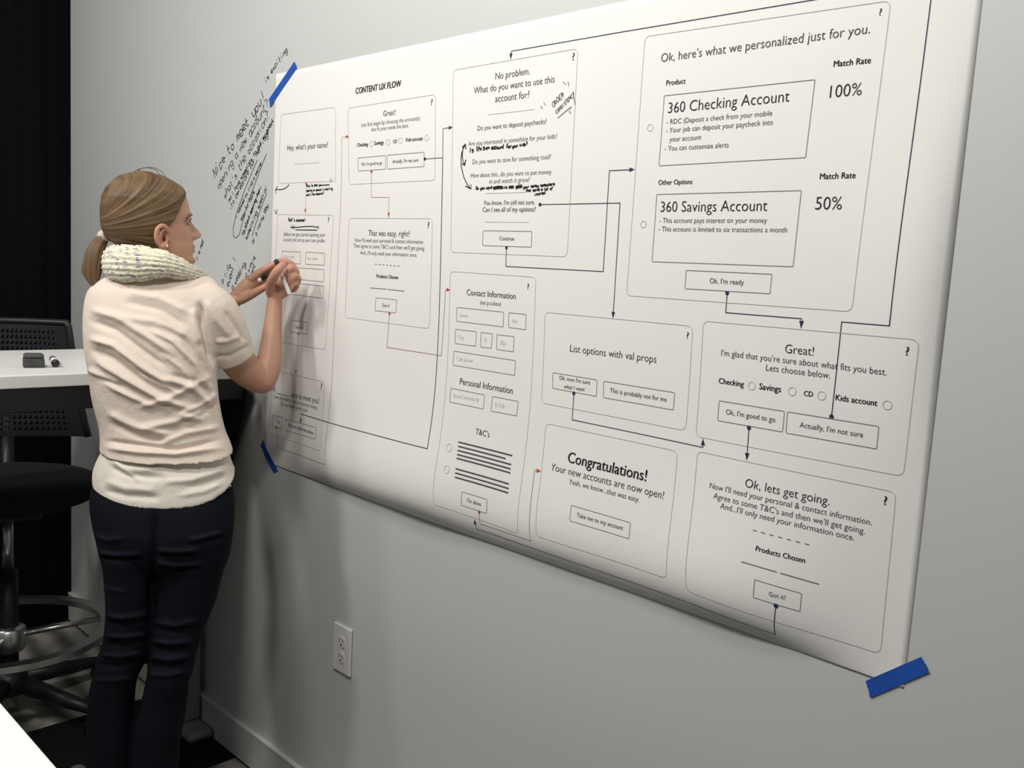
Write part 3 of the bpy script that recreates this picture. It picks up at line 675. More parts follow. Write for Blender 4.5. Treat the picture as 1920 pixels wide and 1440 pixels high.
bm = bmesh.new(); lathe(bm, [(.040, RZ-.055), (.046, RZ-.045), (.046, RZ+.012), (.036, RZ+.02)], (S0[0], S0[1]), 28); bm_obj('ring_hub', bm, M_CHROME, stool, smooth=True)
bm = bmesh.new(); lathe(bm, [(.045, .075), (.055, .08), (.05, .135), (.03, .15)], (S0[0], S0[1]), 28); bm_obj('base_hub', bm, M_PLASTIC, stool, smooth=True)
for k in range(5):
    a = 2*math.pi*k/5+.5
    bm = bmesh.new(); tube(bm, [SL(.04*math.cos(a), .04*math.sin(a), .11), SL(.20*math.cos(a), .20*math.sin(a), .085), SL(.31*math.cos(a), .31*math.sin(a), .07)], [.028, .022, .014], 10)
    arm = bm_obj('base_arm', bm, M_PLASTIC, stool, smooth=True)
    bm = bmesh.new()
    for s in (-1, 1):
        ax = np.array([-math.sin(a), math.cos(a)])*s
        c0 = (.305*math.cos(a)+ax[0]*.008, .305*math.sin(a)+ax[1]*.008); c1 = (c0[0]+ax[0]*.014, c0[1]+ax[1]*.014)
        tube(bm, [SL(c0[0], c0[1], .027), SL(c1[0], c1[1], .027)], .027, 18)
    bm_obj('caster', bm, M_PLASTIC, arm, smooth=True)
# back: perforated plastic panel in a frame, widening downwards
zt_ = CAM[2]+ray(60, 597)[2]*3.02
zm = .80
def back_pt(u, w, off=0.0):
    """u -1..1 across, w 0 bottom..1 top"""
    z = zm+(zt_-zm)*w; half = .232-.058*w**.8
    return SL(u*half, .285+.02*w-.05*u*u+off, z)
bm = bmesh.new()
nu, nw = 84, 60
grid = {}
for i in range(nu+1):
    for j in range(nw+1):
        grid[i, j] = bm.verts.new(back_pt(-1+2*i/nu, j/nw))
for i in range(nu):
    for j in range(nw):
        border = i < 8 or i >= nu-8 or j < 3 or j >= nw-4
        if not border:
            ii, jj = i % 3, j % 3
            if ii in (0, 1) and jj in (0, 1) :
                if (ii, jj) == (1, 1): continue
                if (ii, jj) in ((0, 0),) : continue
                if (ii, jj) == (1, 0): continue
        bm.faces.new((grid[i, j], grid[i+1, j], grid[i+1, j+1], grid[i, j+1]))
bmesh.ops.recalc_face_normals(bm, faces=bm.faces)
bk = bm_obj('mesh_backrest', bm, M_PLASTIC, stool, smooth=False)
s = bk.modifiers.new('thickness', 'SOLIDIFY'); s.thickness = .005
bm = bmesh.new()
tube(bm, [back_pt(-1, w) for w in np.linspace(0, .97, 9)]+[back_pt(-.97, 1)]+[back_pt(u, 1.0) for u in np.linspace(-.9, .9, 13)]+[back_pt(.97, 1)]+[back_pt(1, w) for w in np.linspace(.97, 0, 9)], .011, 12)
bm_obj('back_frame', bm, M_PLASTIC, stool, smooth=True)
bm = bmesh.new(); tube(bm, [SL(0, .12, .655), SL(0, .25, .68), SL(0, .30, .80), SL(0, .305, .95)], [.02, .022, .02, .015], 12); bm_obj('back_bracket', bm, M_PLASTIC, stool, smooth=True)

# ================================================================ the person
D0 = 2.06
FS = D0/2.12
def Lp(x, y, dd=0.0): return P(x, y, D0+dd)
vv = ray(290, 750); vv /= np.linalg.norm(vv)
VH = np.array([vv[0], vv[1], 0]); VH /= np.linalg.norm(VH)             # away from the camera, level
def to_px(p):
    q = np.asarray(p, float)-CAM; z = q@CF
    return 960+FPX*(q@CR)/z, 720-FPX*(q@CU)/z

def catmull(p, n):
    p = np.array(p, float); out = []
    for i in range(len(p)-1):
        p0, p1, p2, p3 = p[max(0, i-1)], p[i], p[i+1], p[min(len(p)-1, i+2)]
        for u in np.linspace(0, 1, n, endpoint=False):
            out.append(.5*((2*p1)+(-p0+p2)*u+(2*p0-5*p1+4*p2-p3)*u*u+(-p0+3*p1-3*p2+p3)*u**3))
    out.append(p[-1]); return np.array(out)
def limb(pts, rad, n=24, sub=5, flat=None):
    """closed tapered limb; pts world points, rad radii in metres; flat=(direction, factor)"""
    q = catmull([list(p)+[r] for p, r in zip(pts, rad)], sub)
    c, r = q[:, :3], np.maximum(q[:, 3], .0008)
    t0 = c[1]-c[0]; t0 /= np.linalg.norm(t0); t1 = c[-1]-c[-2]; t1 /= np.linalg.norm(t1)
    caps0 = [(c[0]-t0*r[0]*math.sin(a), r[0]*math.cos(a)) for a in (1.5, 1.1, .7, .35)]
    caps1 = [(c[-1]+t1*r[-1]*math.sin(a), r[-1]*math.cos(a)) for a in (.35, .7, 1.1, 1.5)]
    C_ = np.array([x[0] for x in caps0]+list(c)+[x[0] for x in caps1]); R_ = np.array([x[1] for x in caps0]+list(r)+[x[1] for x in caps1])
    V = []; F = []; prev = None
    for i in range(len(C_)):
        t = C_[min(i+1, len(C_)-1)]-C_[max(i-1, 0)]; t /= np.linalg.norm(t)
        if prev is None:
            s = np.cross(t, [0.3, .2, .93]); s /= np.linalg.norm(s)
        else:
            s = prev-t*(prev@t); s /= np.linalg.norm(s)
        prev = s; u = np.cross(t, s)
        for k in range(n):
            a = 2*math.pi*k/n; w = (s*math.cos(a)+u*math.sin(a))*R_[i]
            if flat is not None: w = w-flat[0]*(w@flat[0])*(1-flat[1])
            V.append(C_[i]+w)
    m = len(C_)
    for i in range(m-1):
        for k in range(n): F.append((i*n+k, i*n+(k+1) % n, (i+1)*n+(k+1) % n, (i+1)*n+k))
    F.append(tuple(range(n))[::-1]); F.append(tuple((m-1)*n+k for k in range(n)))
    return np.array(V), F
def rows_loft(rows, n=56, ex=2.3, sag=None, sub=4):
    """closed body of stacked level rings: rows of (y, x_left, x_right, half depth, dd)"""
    q = catmull(rows, sub); V = []; F = []
    for y, xl, xr, b, dd in q:
        A, B = Lp(xl, y, dd), Lp(xr, y, dd); c = (A+B)/2; e = (B-A)/2
        for k in range(n):
            t = 2*math.pi*k/n; ct, st = math.cos(t), math.sin(t)
            X = math.copysign(abs(ct)**(2/ex), ct); Y = math.copysign(abs(st)**(2/ex), st)
            p = c+e*X+VH*b*FS*Y
            if sag: p = p+np.array([0, 0, sag(y, X, Y)])
            V.append(p)
    m = len(q)
    for i in range(m-1):
        for k in range(n): F.append((i*n+k, (i+1)*n+k, (i+1)*n+(k+1) % n, i*n+(k+1) % n))
    F.append(tuple(range(n))); F.append(tuple((m-1)*n+k for k in range(n))[::-1])
    return np.array(V), F
def fuse(parts, voxel, smooth=4, factor=.5):
    """one continuous skin around overlapping closed shapes"""
    V = []; F = []; k = 0
    for v, f in parts:
        V.append(v); F += [tuple(i+k for i in t) for t in f]; k += len(v)
    bm = bmesh.new(); me = bpy.data.meshes.new('fuse'); me.from_pydata([tuple(x) for x in np.concatenate(V)], [], F)
    bm.from_mesh(me); islands_fix(bm); bm.to_mesh(me); bm.free()
    o = bpy.data.objects.new('fuse', me); COL.objects.link(o)
    r = o.modifiers.new('r', 'REMESH'); r.mode = 'VOXEL'; r.voxel_size = voxel; r.adaptivity = 0
    if smooth:
        s = o.modifiers.new('s', 'SMOOTH'); s.factor = factor; s.iterations = smooth
    dg = bpy.context.evaluated_depsgraph_get(); dg.update()
    out = bpy.data.meshes.new_from_object(o.evaluated_get(dg), depsgraph=dg)
    bpy.data.objects.remove(o); bpy.data.meshes.remove(me)
    return out
def islands_fix(bm): bmesh.ops.recalc_face_normals(bm, faces=bm.faces)
def mesh_np(me):
    n = len(me.vertices); co = np.empty(n*3, np.float32); me.vertices.foreach_get('co', co)
    no = np.empty(n*3, np.float32); me.vertex_normals.foreach_get('vector', no) if hasattr(me, 'vertex_normals') else me.vertices.foreach_get('normal', no)
    return co.reshape(-1, 3).astype(float), no.reshape(-1, 3).astype(float)
def set_co(me, co): me.vertices.foreach_set('co', co.astype(np.float32).ravel()); me.update()
def skin_obj(name, me, m, parent):
    me.name = name; me.materials.clear(); me.materials.append(m)
    me.polygons.foreach_set('use_smooth', [True]*len(me.polygons))
    o = bpy.data.objects.new(name, me); COL.objects.link(o)
    o.parent = parent; o.matrix_parent_inverse = Matrix.Translation(parent_loc(parent)).inverted()
    return o
def set_col(me, col, name='tint'):
    a = me.color_attributes.new(name, 'FLOAT_COLOR', 'POINT')
    d = np.ones((len(me.vertices), 4), np.float32); d[:, :3] = col; a.data.foreach_set('color', d.ravel())
def polydist(x, y, poly):
    """distance of points to a polyline and the position along it"""
    best = np.full(x.shape, 1e9); tt = np.zeros(x.shape); n = len(poly)-1
    for i in range(n):
        ax, ay = poly[i]; bx, by = poly[i+1]; dx, dy = bx-ax, by-ay
        t = np.clip(((x-ax)*dx+(y-ay)*dy)/(dx*dx+dy*dy), 0, 1); d = np.hypot(x-ax-t*dx, y-ay-t*dy)
        u = d < best; best = np.where(u, d, best); tt = np.where(u, (i+t)/n, tt)
    return best, tt
def fold(co, no, folds, facing):
    """press creases and ridges of cloth into the surface; folds of (amplitude m, width px, polyline)"""
    x, y = to_px(co); disp = np.zeros(len(co))
    for amp, w, poly in folds:
        d, t = polydist(x, y, poly); e = np.clip(np.minimum(t, 1-t)*5, 0, 1)
        disp += amp*np.exp(-(d/w)**2)*(e*e*(3-2*e))
    toward = (CAM-co); toward /= np.linalg.norm(toward, axis=1)[:, None]
    f = np.clip((no*toward).sum(1)*2.2+.1, 0, 1) if facing else 1.0
    return co+no*(disp*f)[:, None]

# ---- materials of the figure
def attr_mat(name, rough=.55, sss=0.0, sheen=0.0, spec=.4, bump=None, noise=None):
    m = bpy.data.materials.new(name); m.use_nodes = True; nt = m.node_tree; b = nt.nodes['Principled BSDF']
    b.inputs['Roughness'].default_value = rough; b.inputs['Specular IOR Level'].default_value = spec; b.inputs['Sheen Weight'].default_value = sheen
    if sss:
        b.inputs['Subsurface Weight'].default_value = sss; b.inputs['Subsurface Radius'].default_value = (1, .35, .2); b.inputs['Subsurface Scale'].default_value = .006
    a = nt.nodes.new('ShaderNodeAttribute'); a.attribute_name = 'tint'
    out = a.outputs['Color']
    tc = nt.nodes.new('ShaderNodeTexCoord')
    if noise:
        n = nt.nodes.new('ShaderNodeTexNoise'); n.inputs['Scale'].default_value = noise[0]; n.inputs['Detail'].default_value = 4
        nt.links.new(tc.outputs['Object'], n.inputs['Vector'])
        mr = nt.nodes.new('ShaderNodeMapRange'); mr.inputs['To Min'].default_value = 1-noise[1]; mr.inputs['To Max'].default_value = 1+noise[1]
        nt.links.new(n.outputs['Fac'], mr.inputs['Value'])
        mx = nt.nodes.new('ShaderNodeVectorMath'); mx.operation = 'SCALE'
        nt.links.new(out, mx.inputs[0]); nt.links.new(mr.outputs[0], mx.inputs['Scale']); out = mx.outputs[0]
    nt.links.new(out, b.inputs['Base Color'])
    if bump:
        n = nt.nodes.new('ShaderNodeTexNoise'); n.inputs['Scale'].default_value = bump[0]; n.inputs['Detail'].default_value = 5
        nt.links.new(tc.outputs['Object'], n.inputs['Vector'])
        bp = nt.nodes.new('ShaderNodeBump'); bp.inputs['Strength'].default_value = bump[1]; bp.inputs['Distance'].default_value = bump[2]
        nt.links.new(n.outputs['Fac'], bp.inputs['Height']); nt.links.new(bp.outputs['Normal'], b.inputs['Normal'])
    return m
M_SKIN = attr_mat('skin', rough=.48, sss=.12, bump=(600, .12, .0006), noise=(60, .05))
M_SHIRT = attr_mat('cream_jersey', rough=.85, sheen=.1, spec=.2, bump=(40, .35, .008), noise=(25, .03))
M_JEANS = attr_mat('dark_indigo_denim', rough=.85, sheen=.0, spec=.2, bump=(500, .3, .0006), noise=(70, .22))
SKIN = np.array([.50, .285, .195])

foot0 = on_floor(250, 1570, 0)
person = thing('person', (P(270, 1500, D0)[0], P(270, 1500, D0)[1], 0), 'person with a blonde ponytail, knit cowl and cream T-shirt writing at the poster', 'person')

# ---- head frame: x towards the face, y up, z out of the near ear; in photograph pixels
hv = ray(285, 410); hv /= np.linalg.norm(hv); HE = np.cross(hv, [0, 0, 1.0]); HE /= np.linalg.norm(HE); HU = np.cross(HE, hv)
HYAW = math.radians(13)
HF = HE*math.cos(HYAW)+hv*math.sin(HYAW); HN = -hv*math.cos(HYAW)+HE*math.sin(HYAW)
HO = Lp(270, 405, .0); SX, SY, SZ = .00114*FS/math.cos(HYAW), .001235*FS, .00120*FS
def Hd(x, y, z):
    x, y, z = np.broadcast_arrays(np.asarray(x, float), y, z)
    return HO+x[..., None]*SX*HF+y[..., None]*SY*HU+z[..., None]*SZ*HN
def inv_head(p):
    q = np.asarray(p)-HO; return q@HF/SX, q@HU/SY, q@HN/SZ
HY = np.array([76, 72, 66, 58, 43, 30, 15, 5, 0, -10, -25, -40, -50, -60, -70, -78, -84, -88])
HFX = np.array([10, 28, 46, 62, 78, 83, 87, 88.5, 87, 84.5, 87, 91, 95, 95.5, 95, 99.5, 97, 90])
HBX = np.array([-8, -24, -40, -52, -65, -71, -74, -75, -75, -74, -70, -62, -50, -36, -16, 8, 30, 45])
HW = np.array([6, 22, 34, 44, 54, 59, 61, 61, 61, 60, 58, 54, 51, 47, 41, 33, 22, 10])
def g(v, s): return np.exp(-(v/s)**2)
def head_surface(ny=150, nt=220, grow=0.0):
    ys = np.concatenate([np.linspace(76, -88, ny)])
    V = []
    for y in ys:
        o = -y
        fx = np.interp(o, -HY, HFX); bx = np.interp(o, -HY, HBX); w = np.interp(o, -HY, HW)
        cx = (fx+bx)/2-4 if y > -40 else (fx+bx)/2-4+(-40-y)*.35
        th = np.linspace(0, 2*math.pi, nt, endpoint=False); c, s = np.cos(th), np.sin(th)
        ex = 2.25
        X = np.sign(c)*np.abs(c)**(2/ex); Z = np.sign(s)*np.abs(s)**(2/2.15)
        x = cx+np.where(c > 0, (fx-cx), (cx-bx))*X; z = w*Z
        fr = np.clip(c, 0, 1)
        narrow = 1-.10*fr*g(y+60, 40); z = z*narrow
        az = np.abs(z)
        # nose
        nose = np.interp(o, [-5, -1, 6, 15, 23, 27, 31, 35, 39, 43, 47], [0, 1.5, 7.5, 15, 22, 24.5, 24, 18.5, 8, 2, 0])
        sg = np.interp(o, [0, 8, 21, 30, 40], [6.5, 6.5, 9, 10, 9])
        x = x+(c > 0)*nose*g(z, sg)
        x = x+(c > 0)*8*g(az-11.5, 5)*g(y+33.5, 5.5)
        # eye socket, brow, cheek
        x = x-(c > 0)*7.5*g(az-25, 12)*g(y+3, 8) + (c > 0)*2.8*g(az-24, 15)*g(y-9, 5)
        x = x+(c > 0)*3.2*g(az-37, 15)*g(y+27, 13)
        # lips and chin
        x = x+(c > 0)*(5.6*g(y+52, 3.4)*g(z, 13)+5.0*g(y+60.5, 3.4)*g(z, 12)-2.2*g(y+56.2, 1.6)*g(z, 17)-2.4*g(y+68, 4)*g(z, 15)+2.2*g(y+78, 6)*g(z, 14))
        x = x+(c > 0)*1.5*g(y+47, 3)*(g(az-5, 3))
        V.append(np.stack([x, np.full(nt, y), z], 1))
    V = np.array(V)
    F = [(i*nt+k, (i+1)*nt+k, (i+1)*nt+(k+1) % nt, i*nt+(k+1) % nt) for i in range(ny-1) for k in range(nt)]
    F.append(tuple(range(nt))); F.append(tuple((ny-1)*nt+k for k in range(nt))[::-1])
    return V.reshape(-1, 3), F
hV, hF_ = head_surface()
head_part = (Hd(hV[:, 0], hV[:, 1], hV[:, 2]), hF_)
PXM = .00118*FS
def hl(pts, rad, **k): return limb([Hd(*p) for p in pts], [r*PXM for r in rad], **k)
ear = [hl([(31, -26, 57), (27, -18, 62), (18, -15, 67), (9, -21, 70), (6, -33, 70), (9, -45, 68), (15, -53, 65), (21, -56, 62)], [3.5, 4, 4.2, 4.3, 4.2, 4, 4, 4.2], n=14),
       hl([(22, -52, 62), (26, -49, 60), (29, -44, 58)], [5.6, 5, 3.5], n=14),
       hl([(24, -22, 62), (17, -26, 66), (15, -35, 67), (18, -44, 64)], [2.6, 3, 3, 2.6], n=12),
       hl([(14, -28, 58), (14, -44, 58)], [9, 8], flat=(HN, .45), n=16), hl([(30, -38, 58), (29, -42, 59)], [3.6, 3], n=12)]
neck = limb([Hd(-8, -20, 0), Hd(0, -60, 0), Hd(-6, -100, 0), Lp(270, 560, .02)], [.055, .052, .056, .07])

# ---- arms and hands
def wp_(l): return [Lp(x, y, dd) for x, y, dd, r in l], [r*.00122*FS for x, y, dd, r in l]
def lm(l, **k):
    a, b = wp_(l); return limb(a, b, **k)
right_arm = [lm([(402, 600, -.03, 28), (425, 645, 0, 32), (452, 684, .04, 32.5), (478, 708, .072, 28.5), (491, 713, .085, 26.5)], sub=6),
             lm([(493, 713, .085, 25.5), (502, 690, .092, 25), (507, 660, .10, 22.5), (510, 625, .108, 18.6), (513, 590, .115, 16.2), (515, 562, .118, 14.6), (517, 548, .118, 15.5)], sub=6)]
hd_ = .115
right_hand = [lm([(516, 560, hd_, 14), (521, 545, hd_, 16), (532, 530, hd_, 17), (542, 517, hd_, 14)], flat=(VH, .8)),
              lm([(520, 552, hd_+.01, 13), (536, 541, hd_+.015, 14), (549, 528, hd_+.015, 12)]),
              lm([(507, 549, hd_-.008, 9.5), (507, 534, hd_-.026, 9.8), (514, 518, hd_-.050, 9.6), (522, 506, hd_-.058, 9.0), (530, 497, hd_-.052, 7.6)], n=18),
              lm([(548, 514, hd_+.005, 9), (549, 501, hd_-.008, 8.2), (541, 493, hd_-.018, 7.4), (530, 489, hd_-.022, 6.6), (523, 491, hd_-.022, 5.6)], n=18),
              lm([(554, 522, hd_+.008, 8.6), (554, 510, hd_-.008, 8.0), (547, 503, hd_-.020, 7.2), (540, 507, hd_-.028, 6.4), (537, 514, hd_-.028, 5.6)], n=18),
              lm([(556, 531, hd_+.010, 8.2), (558, 522, hd_-.006, 7.4), (551, 518, hd_-.020, 6.8), (545, 524, hd_-.026, 6.0), (543, 530, hd_-.024, 5.3)], n=18),
              lm([(550, 542, hd_+.010, 7.6), (556, 534, hd_-.002, 6.6), (551, 532, hd_-.014, 6.0), (546, 538, hd_-.019, 5.4), (544, 543, hd_-.017, 4.8)], n=18)]
la = .145
left_arm = [lm([(195, 585, .03, 34), (260, 640, .14, 31), (330, 668, .22, 27), (372, 635, .185, 24), (405, 595, .145, 18), (428, 573, la+.01, 14.5), (440, 563, la, 15)], sub=6)]
left_hand = [lm([(432, 570, la+.005, 14), (448, 555, la, 16.5), (463, 539, la, 17), (474, 528, la, 14)], flat=(VH, .72)),
             lm([(472, 522, la-.006, 9.2), (490, 509, la-.010, 7.8), (508, 499, la-.012, 7.0), (525, 489, la-.016, 5.8)], n=18),
             lm([(477, 529, la+.004, 9.0), (494, 520, la+.002, 7.6), (508, 511, la-.002, 6.9), (519, 504, la-.006, 5.8)], n=18),
             lm([(476, 536, la+.014, 8.6), (491, 531, la+.016, 7.2), (502, 523, la+.012, 6.5), (510, 516, la+.006, 5.6)], n=18),
             lm([(470, 543, la+.022, 8.0), (484, 540, la+.026, 6.6), (494, 534, la+.022, 5.9), (501, 527, la+.016, 5.2)], n=18),
             lm([(452, 562, la-.006, 10), (468, 554, la-.014, 9.2), (484, 545, la-.018, 8.0), (496, 538, la-.016, 7.0), (505, 531, la-.013, 5.8)], n=18)]
torso_in = rows_loft([(505, 240, 330, .045, .02), (540, 215, 350, .05, 0), (600, 180, 385, .075, 0), (700, 185, 388, .09, 0), (800, 203, 403, .08, 0), (900, 196, 418, .09, 0)], n=32)
bme = fuse([head_part, neck, torso_in]+ear+right_arm+right_hand+left_arm+left_hand, .0021, smooth=2, factor=.4)
co, no = mesh_np(bme); hx, hy, hz = inv_head(co); px, py = to_px(co)
tint = np.repeat(SKIN[None], len(co), 0)
def mixc(mask, col):
    global tint
    tint = tint*(1-mask[:, None])+np.array(col)[None]*mask[:, None]
lip = g(hy+56, 6.5)*g(hz, 15)*(hx > 86); mixc(np.clip(lip*1.1, 0, .8), (.42, .15, .12))
mixc(np.clip(g(hy+56.3, 1.5)*g(hz, 17)*(hx > 84), 0, .85), (.16, .05, .04))
mixc(np.clip(g(hy+25, 20)*g(np.abs(hz)-38, 18)*(hx > 30), 0, .35), (.56, .27, .19))
mixc(np.clip(g(hy+37.5, 2.5)*g(np.abs(hz)-6, 4)*(hx > 90), 0, .7), (.2, .07, .05))
mixc(np.clip(g(hy+36, 22)*(hx > 2)*(hx < 34)*(np.abs(hz) > 62), 0, .5), (.62, .27, .19))
mixc(np.clip(g(hx-21, 4.5)*g(hy+35, 9)*(np.abs(hz) > 50), 0, .8), (.25, .09, .06))
mixc(np.clip((px > 480)*(py < 556)*(py > 480)*.35*np.ones(len(px)), 0, .35), (.62, .29, .21))
mixc(np.clip(g(px-492, 22)*g(py-722, 18), 0, .45), (.55, .25, .18))
set_col(bme, tint); body = skin_obj('body', bme, M_SKIN, person)

# ---- eyes, brows, earring
M_EYE = mat('eye_white', (.40, .36, .33), rough=.15); M_IRIS = mat('grey_blue_iris', (.06, .09, .11), rough=.1); M_LASH = mat('brown_lash', (.05, .03, .02), rough=.7)
M_BROW = mat('light_brown_brow', (.16, .09, .05), rough=.8)
def quick(name, part, m, parent=None, **k):
    v, f = part; return mesh_obj(name, v, f, m, parent if parent is not None else person, smooth=True, **k)
for s in (1, -1):
    e = quick('eye', hl([(71.2, -4.5, 25*s), (71.4, -4.5, 25*s)], [9.2, 9.2], n=28, sub=3), M_EYE)
    quick('iris', hl([(78.2, -4.5, 25.5*s), (78.5, -4.5, 25.5*s)], [4.3, 4.2], n=20, sub=2), M_IRIS, e)
    lid = [hl([(75, -3, 36*s), (79.5, 1.2, 30*s), (82, 2.6, 24*s), (80.5, .5, 16*s)], [1.6, 2.6, 2.7, 1.8], n=12),
           hl([(75, -6, 35*s), (79, -9.0, 30*s), (80.5, -9.6, 24*s), (80, -7, 17*s)], [1.4, 2.0, 2.0, 1.4], n=12)]
    skin_tint = fuse(lid, .0009, 1); set_col(skin_tint, np.repeat((SKIN*.86)[None], len(skin_tint.vertices), 0)); skin_obj('eyelid', skin_tint, M_SKIN, person)
    quick('eyelashes', hl([(76, -3.5, 36*s), (82, -.6, 30*s), (84.8, .4, 24*s), (83, -1.2, 17*s)], [.7, 1.0, 1.1, .7], n=8), M_LASH)
    quick('eyebrow', hl([(74.5, 3, 41*s), (82.5, 8.0, 31*s), (86.4, 8.6, 23*s), (88, 7.4, 16*s)], [.9, 1.5, 1.7, 1.2], n=10, flat=(HF, .6)), M_BROW)
quick('earring', hl([(29, -49.5, 63.5), (28.5, -52, 63.5)], [1.2, 2.6], n=10), mat('pearl_stud', (.8, .72, .62), rough=.2))

# ---- hair
def hair_mat(name, dark, light):
    m = bpy.data.materials.new(name); m.use_nodes = True; nt = m.node_tree; b = nt.nodes['Principled BSDF']
    b.inputs['Roughness'].default_value = .52; b.inputs['Specular IOR Level'].default_value = .22; b.inputs['Anisotropic'].default_value = .5
    a = nt.nodes.new('ShaderNodeAttribute'); a.attribute_name = 'strand'
    outs = []
    for sc_, wt in (((9, .6, 1), .5), ((55, 1.6, 1), .35), ((160, 4, 1), .15)):
        mp = nt.nodes.new('ShaderNodeMapping'); mp.inputs['Scale'].default_value = sc_
        n = nt.nodes.new('ShaderNodeTexNoise'); n.inputs['Scale'].default_value = 1; n.inputs['Detail'].default_value = 2
        nt.links.new(a.outputs['Vector'], mp.inputs['Vector']); nt.links.new(mp.outputs[0], n.inputs['Vector'])
        mu = nt.nodes.new('ShaderNodeMath'); mu.operation = 'MULTIPLY'; mu.inputs[1].default_value = wt; nt.links.new(n.outputs['Fac'], mu.inputs[0]); outs.append(mu)
    ad = nt.nodes.new('ShaderNodeMath'); nt.links.new(outs[0].outputs[0], ad.inputs[0]); nt.links.new(outs[1].outputs[0], ad.inputs[1])
    ad2 = nt.nodes.new('ShaderNodeMath'); nt.links.new(ad.outputs[0], ad2.inputs[0]); nt.links.new(outs[2].outputs[0], ad2.inputs[1])
    cr = nt.nodes.new('ShaderNodeValToRGB'); cr.color_ramp.elements[0].position = .36; cr.color_ramp.elements[1].position = .64
    cr.color_ramp.elements[0].color = (*dark, 1); cr.color_ramp.elements[1].color = (*light, 1)
    nt.links.new(ad2.outputs[0], cr.inputs[0]); nt.links.new(cr.outputs[0], b.inputs['Base Color'])
    bp = nt.nodes.new('ShaderNodeBump'); bp.inputs['Strength'].default_value = .5; bp.inputs['Distance'].default_value = .0015
    nt.links.new(ad2.outputs[0], bp.inputs['Height']); nt.links.new(bp.outputs['Normal'], b.inputs['Normal'])
    return m
M_HAIR = hair_mat('dark_blonde_hair', (.060, .036, .020), (.235, .150, .078))
hs, hsf = head_surface(ny=190, nt=300)
x, y, z = hs[:, 0].copy(), hs[:, 1].copy(), hs[:, 2].copy()
cz0 = np.stack([x-5, (y-0), z], 1); rr_ = np.linalg.norm(cz0, axis=1)[:, None]; dirn = cz0/rr_
xb = np.interp(y, [-60, -45, -30, -18, -14, -3, 21, 42, 52, 60, 80], [20, 14, 9, 14, 36, 44, 57, 71, 75, 90, 120])
inside = 1/(1+np.exp((x-xb)/1.6))
tx, ty = -74, -36
ang = np.arctan2(y-ty, np.hypot(x-tx, 0)+0*z+ .0001); ang = np.arctan2(y-ty, (x-tx)+22); dist = np.hypot(x-tx, y-ty)
side = z/60
sa = ang*1.0+side*.12
ridge = (.8*np.sin(sa*38)+.6*np.sin(sa*71+1.3)+.35*np.sin(sa*143))*np.clip(dist/50, 0, 1)
thick = 5.2+1.4*g(y-55, 30)+ridge*.55 + 3.0*g(x+62, 22)*g(y+30, 26)
off = thick*inside-5.0*(1-inside)
hv_ = hs+dirn*off[:, None]
hv_[:, 0] = np.where(hv_[:, 0] < -77, -77+(hv_[:, 0]+77)*.6, hv_[:, 0])
keep = [f for f in hsf if len(f) == 4 and max(inside[i] for i in f) > .02 and min(y[i] for i in f) > -62]
hair = mesh_obj('hair', Hd(hv_[:, 0], hv_[:, 1], hv_[:, 2]), keep+[hsf[-2]], M_HAIR, person, smooth=True)
at_ = hair.data.attributes.new('strand', 'FLOAT_VECTOR', 'POINT'); at_.data.foreach_set('vector', np.stack([sa*1.0, dist/60, side*0], 1).astype(np.float32).ravel())
bmh = bmesh.new(); bmh.from_mesh(hair.data); bmesh.ops.delete(bmh, geom=[v for v in bmh.verts if not v.link_faces], context='VERTS'); bmh.to_mesh(hair.data); bmh.free()
# ponytail: a bundle of curved locks
def lock(pts, rad, seed, name='lock_of_hair', parent=None, n=20):
    v, f = limb(pts, rad, n=n, sub=8)
    me = bpy.data.meshes.new(name); me.from_pydata([tuple(p) for p in v], [], f); me.materials.append(M_HAIR)
    me.polygons.foreach_set('use_smooth', [True]*len(me.polygons))
    o = bpy.data.objects.new(name, me); COL.objects.link(o); o.parent = parent if parent else person
    o.matrix_parent_inverse = Matrix.Translation(parent_loc(o.parent)).inverted()
    m_ = len(v)//n; st = np.zeros((len(v), 3), np.float32)
    for i in range(m_):
        for k in range(n): st[i*n+k] = (abs(k/n-.5)*1.6+seed, i/m_*1.2, 0)
    a = me.attributes.new('strand', 'FLOAT_VECTOR', 'POINT'); a.data.foreach_set('vector', st.ravel())
    return o
tail_c = [(203, 441, .01), (190, 452, .0), (180, 470, -.005), (174.5, 490, -.008), (171.5, 512, -.008), (175, 530, -.006), (180, 541, -.005)]
tail_r = [7, 12.5, 16.5, 17.5, 15, 8.5, 2]
tail = lock([Lp(*p) for p in tail_c], [r*.00112 for r in tail_r], 0, 'ponytail', n=36)
for i, (dx, dd, k) in enumerate([(-7, -.012, .55), (2, -.017, .55), (9, -.010, .5), (-12, -.003, .4), (13, .002, .4), (-3, -.015, .45), (6, -.014, .4)]):
    pts = [Lp(p[0]+dx*(.25+.75*min(1, j/2.5))*(1 if j < 5 else .5), p[1]+(3*math.sin(i*2+j)), p[2]+dd*(.4+.6*min(1, j/2))) for j, p in enumerate(tail_c)]
    lock(pts, [r*.00112*k for r in tail_r], .3+.37*i, parent=tail)
ta, tb = Lp(205, 447, .0), Lp(190, 432, .0)
tv, tf = limb([Lp(200, 434, -.004), Lp(194, 438, -.016), Lp(196, 447, -.012), Lp(206, 448, .004), Lp(208, 440, .016), Lp(200, 434, .008)], [.0052]*6, n=14, sub=6)
tie = fuse([(tv, tf), limb([Lp(205, 437, 0), Lp(193, 442, 0)], [.0135, .0125], n=24)], .0012, 3)
set_col(tie, np.repeat(np.array([[.66, .50, .42]]), len(tie.vertices), 0)); skin_obj('hair_tie', tie, M_SHIRT, tail)
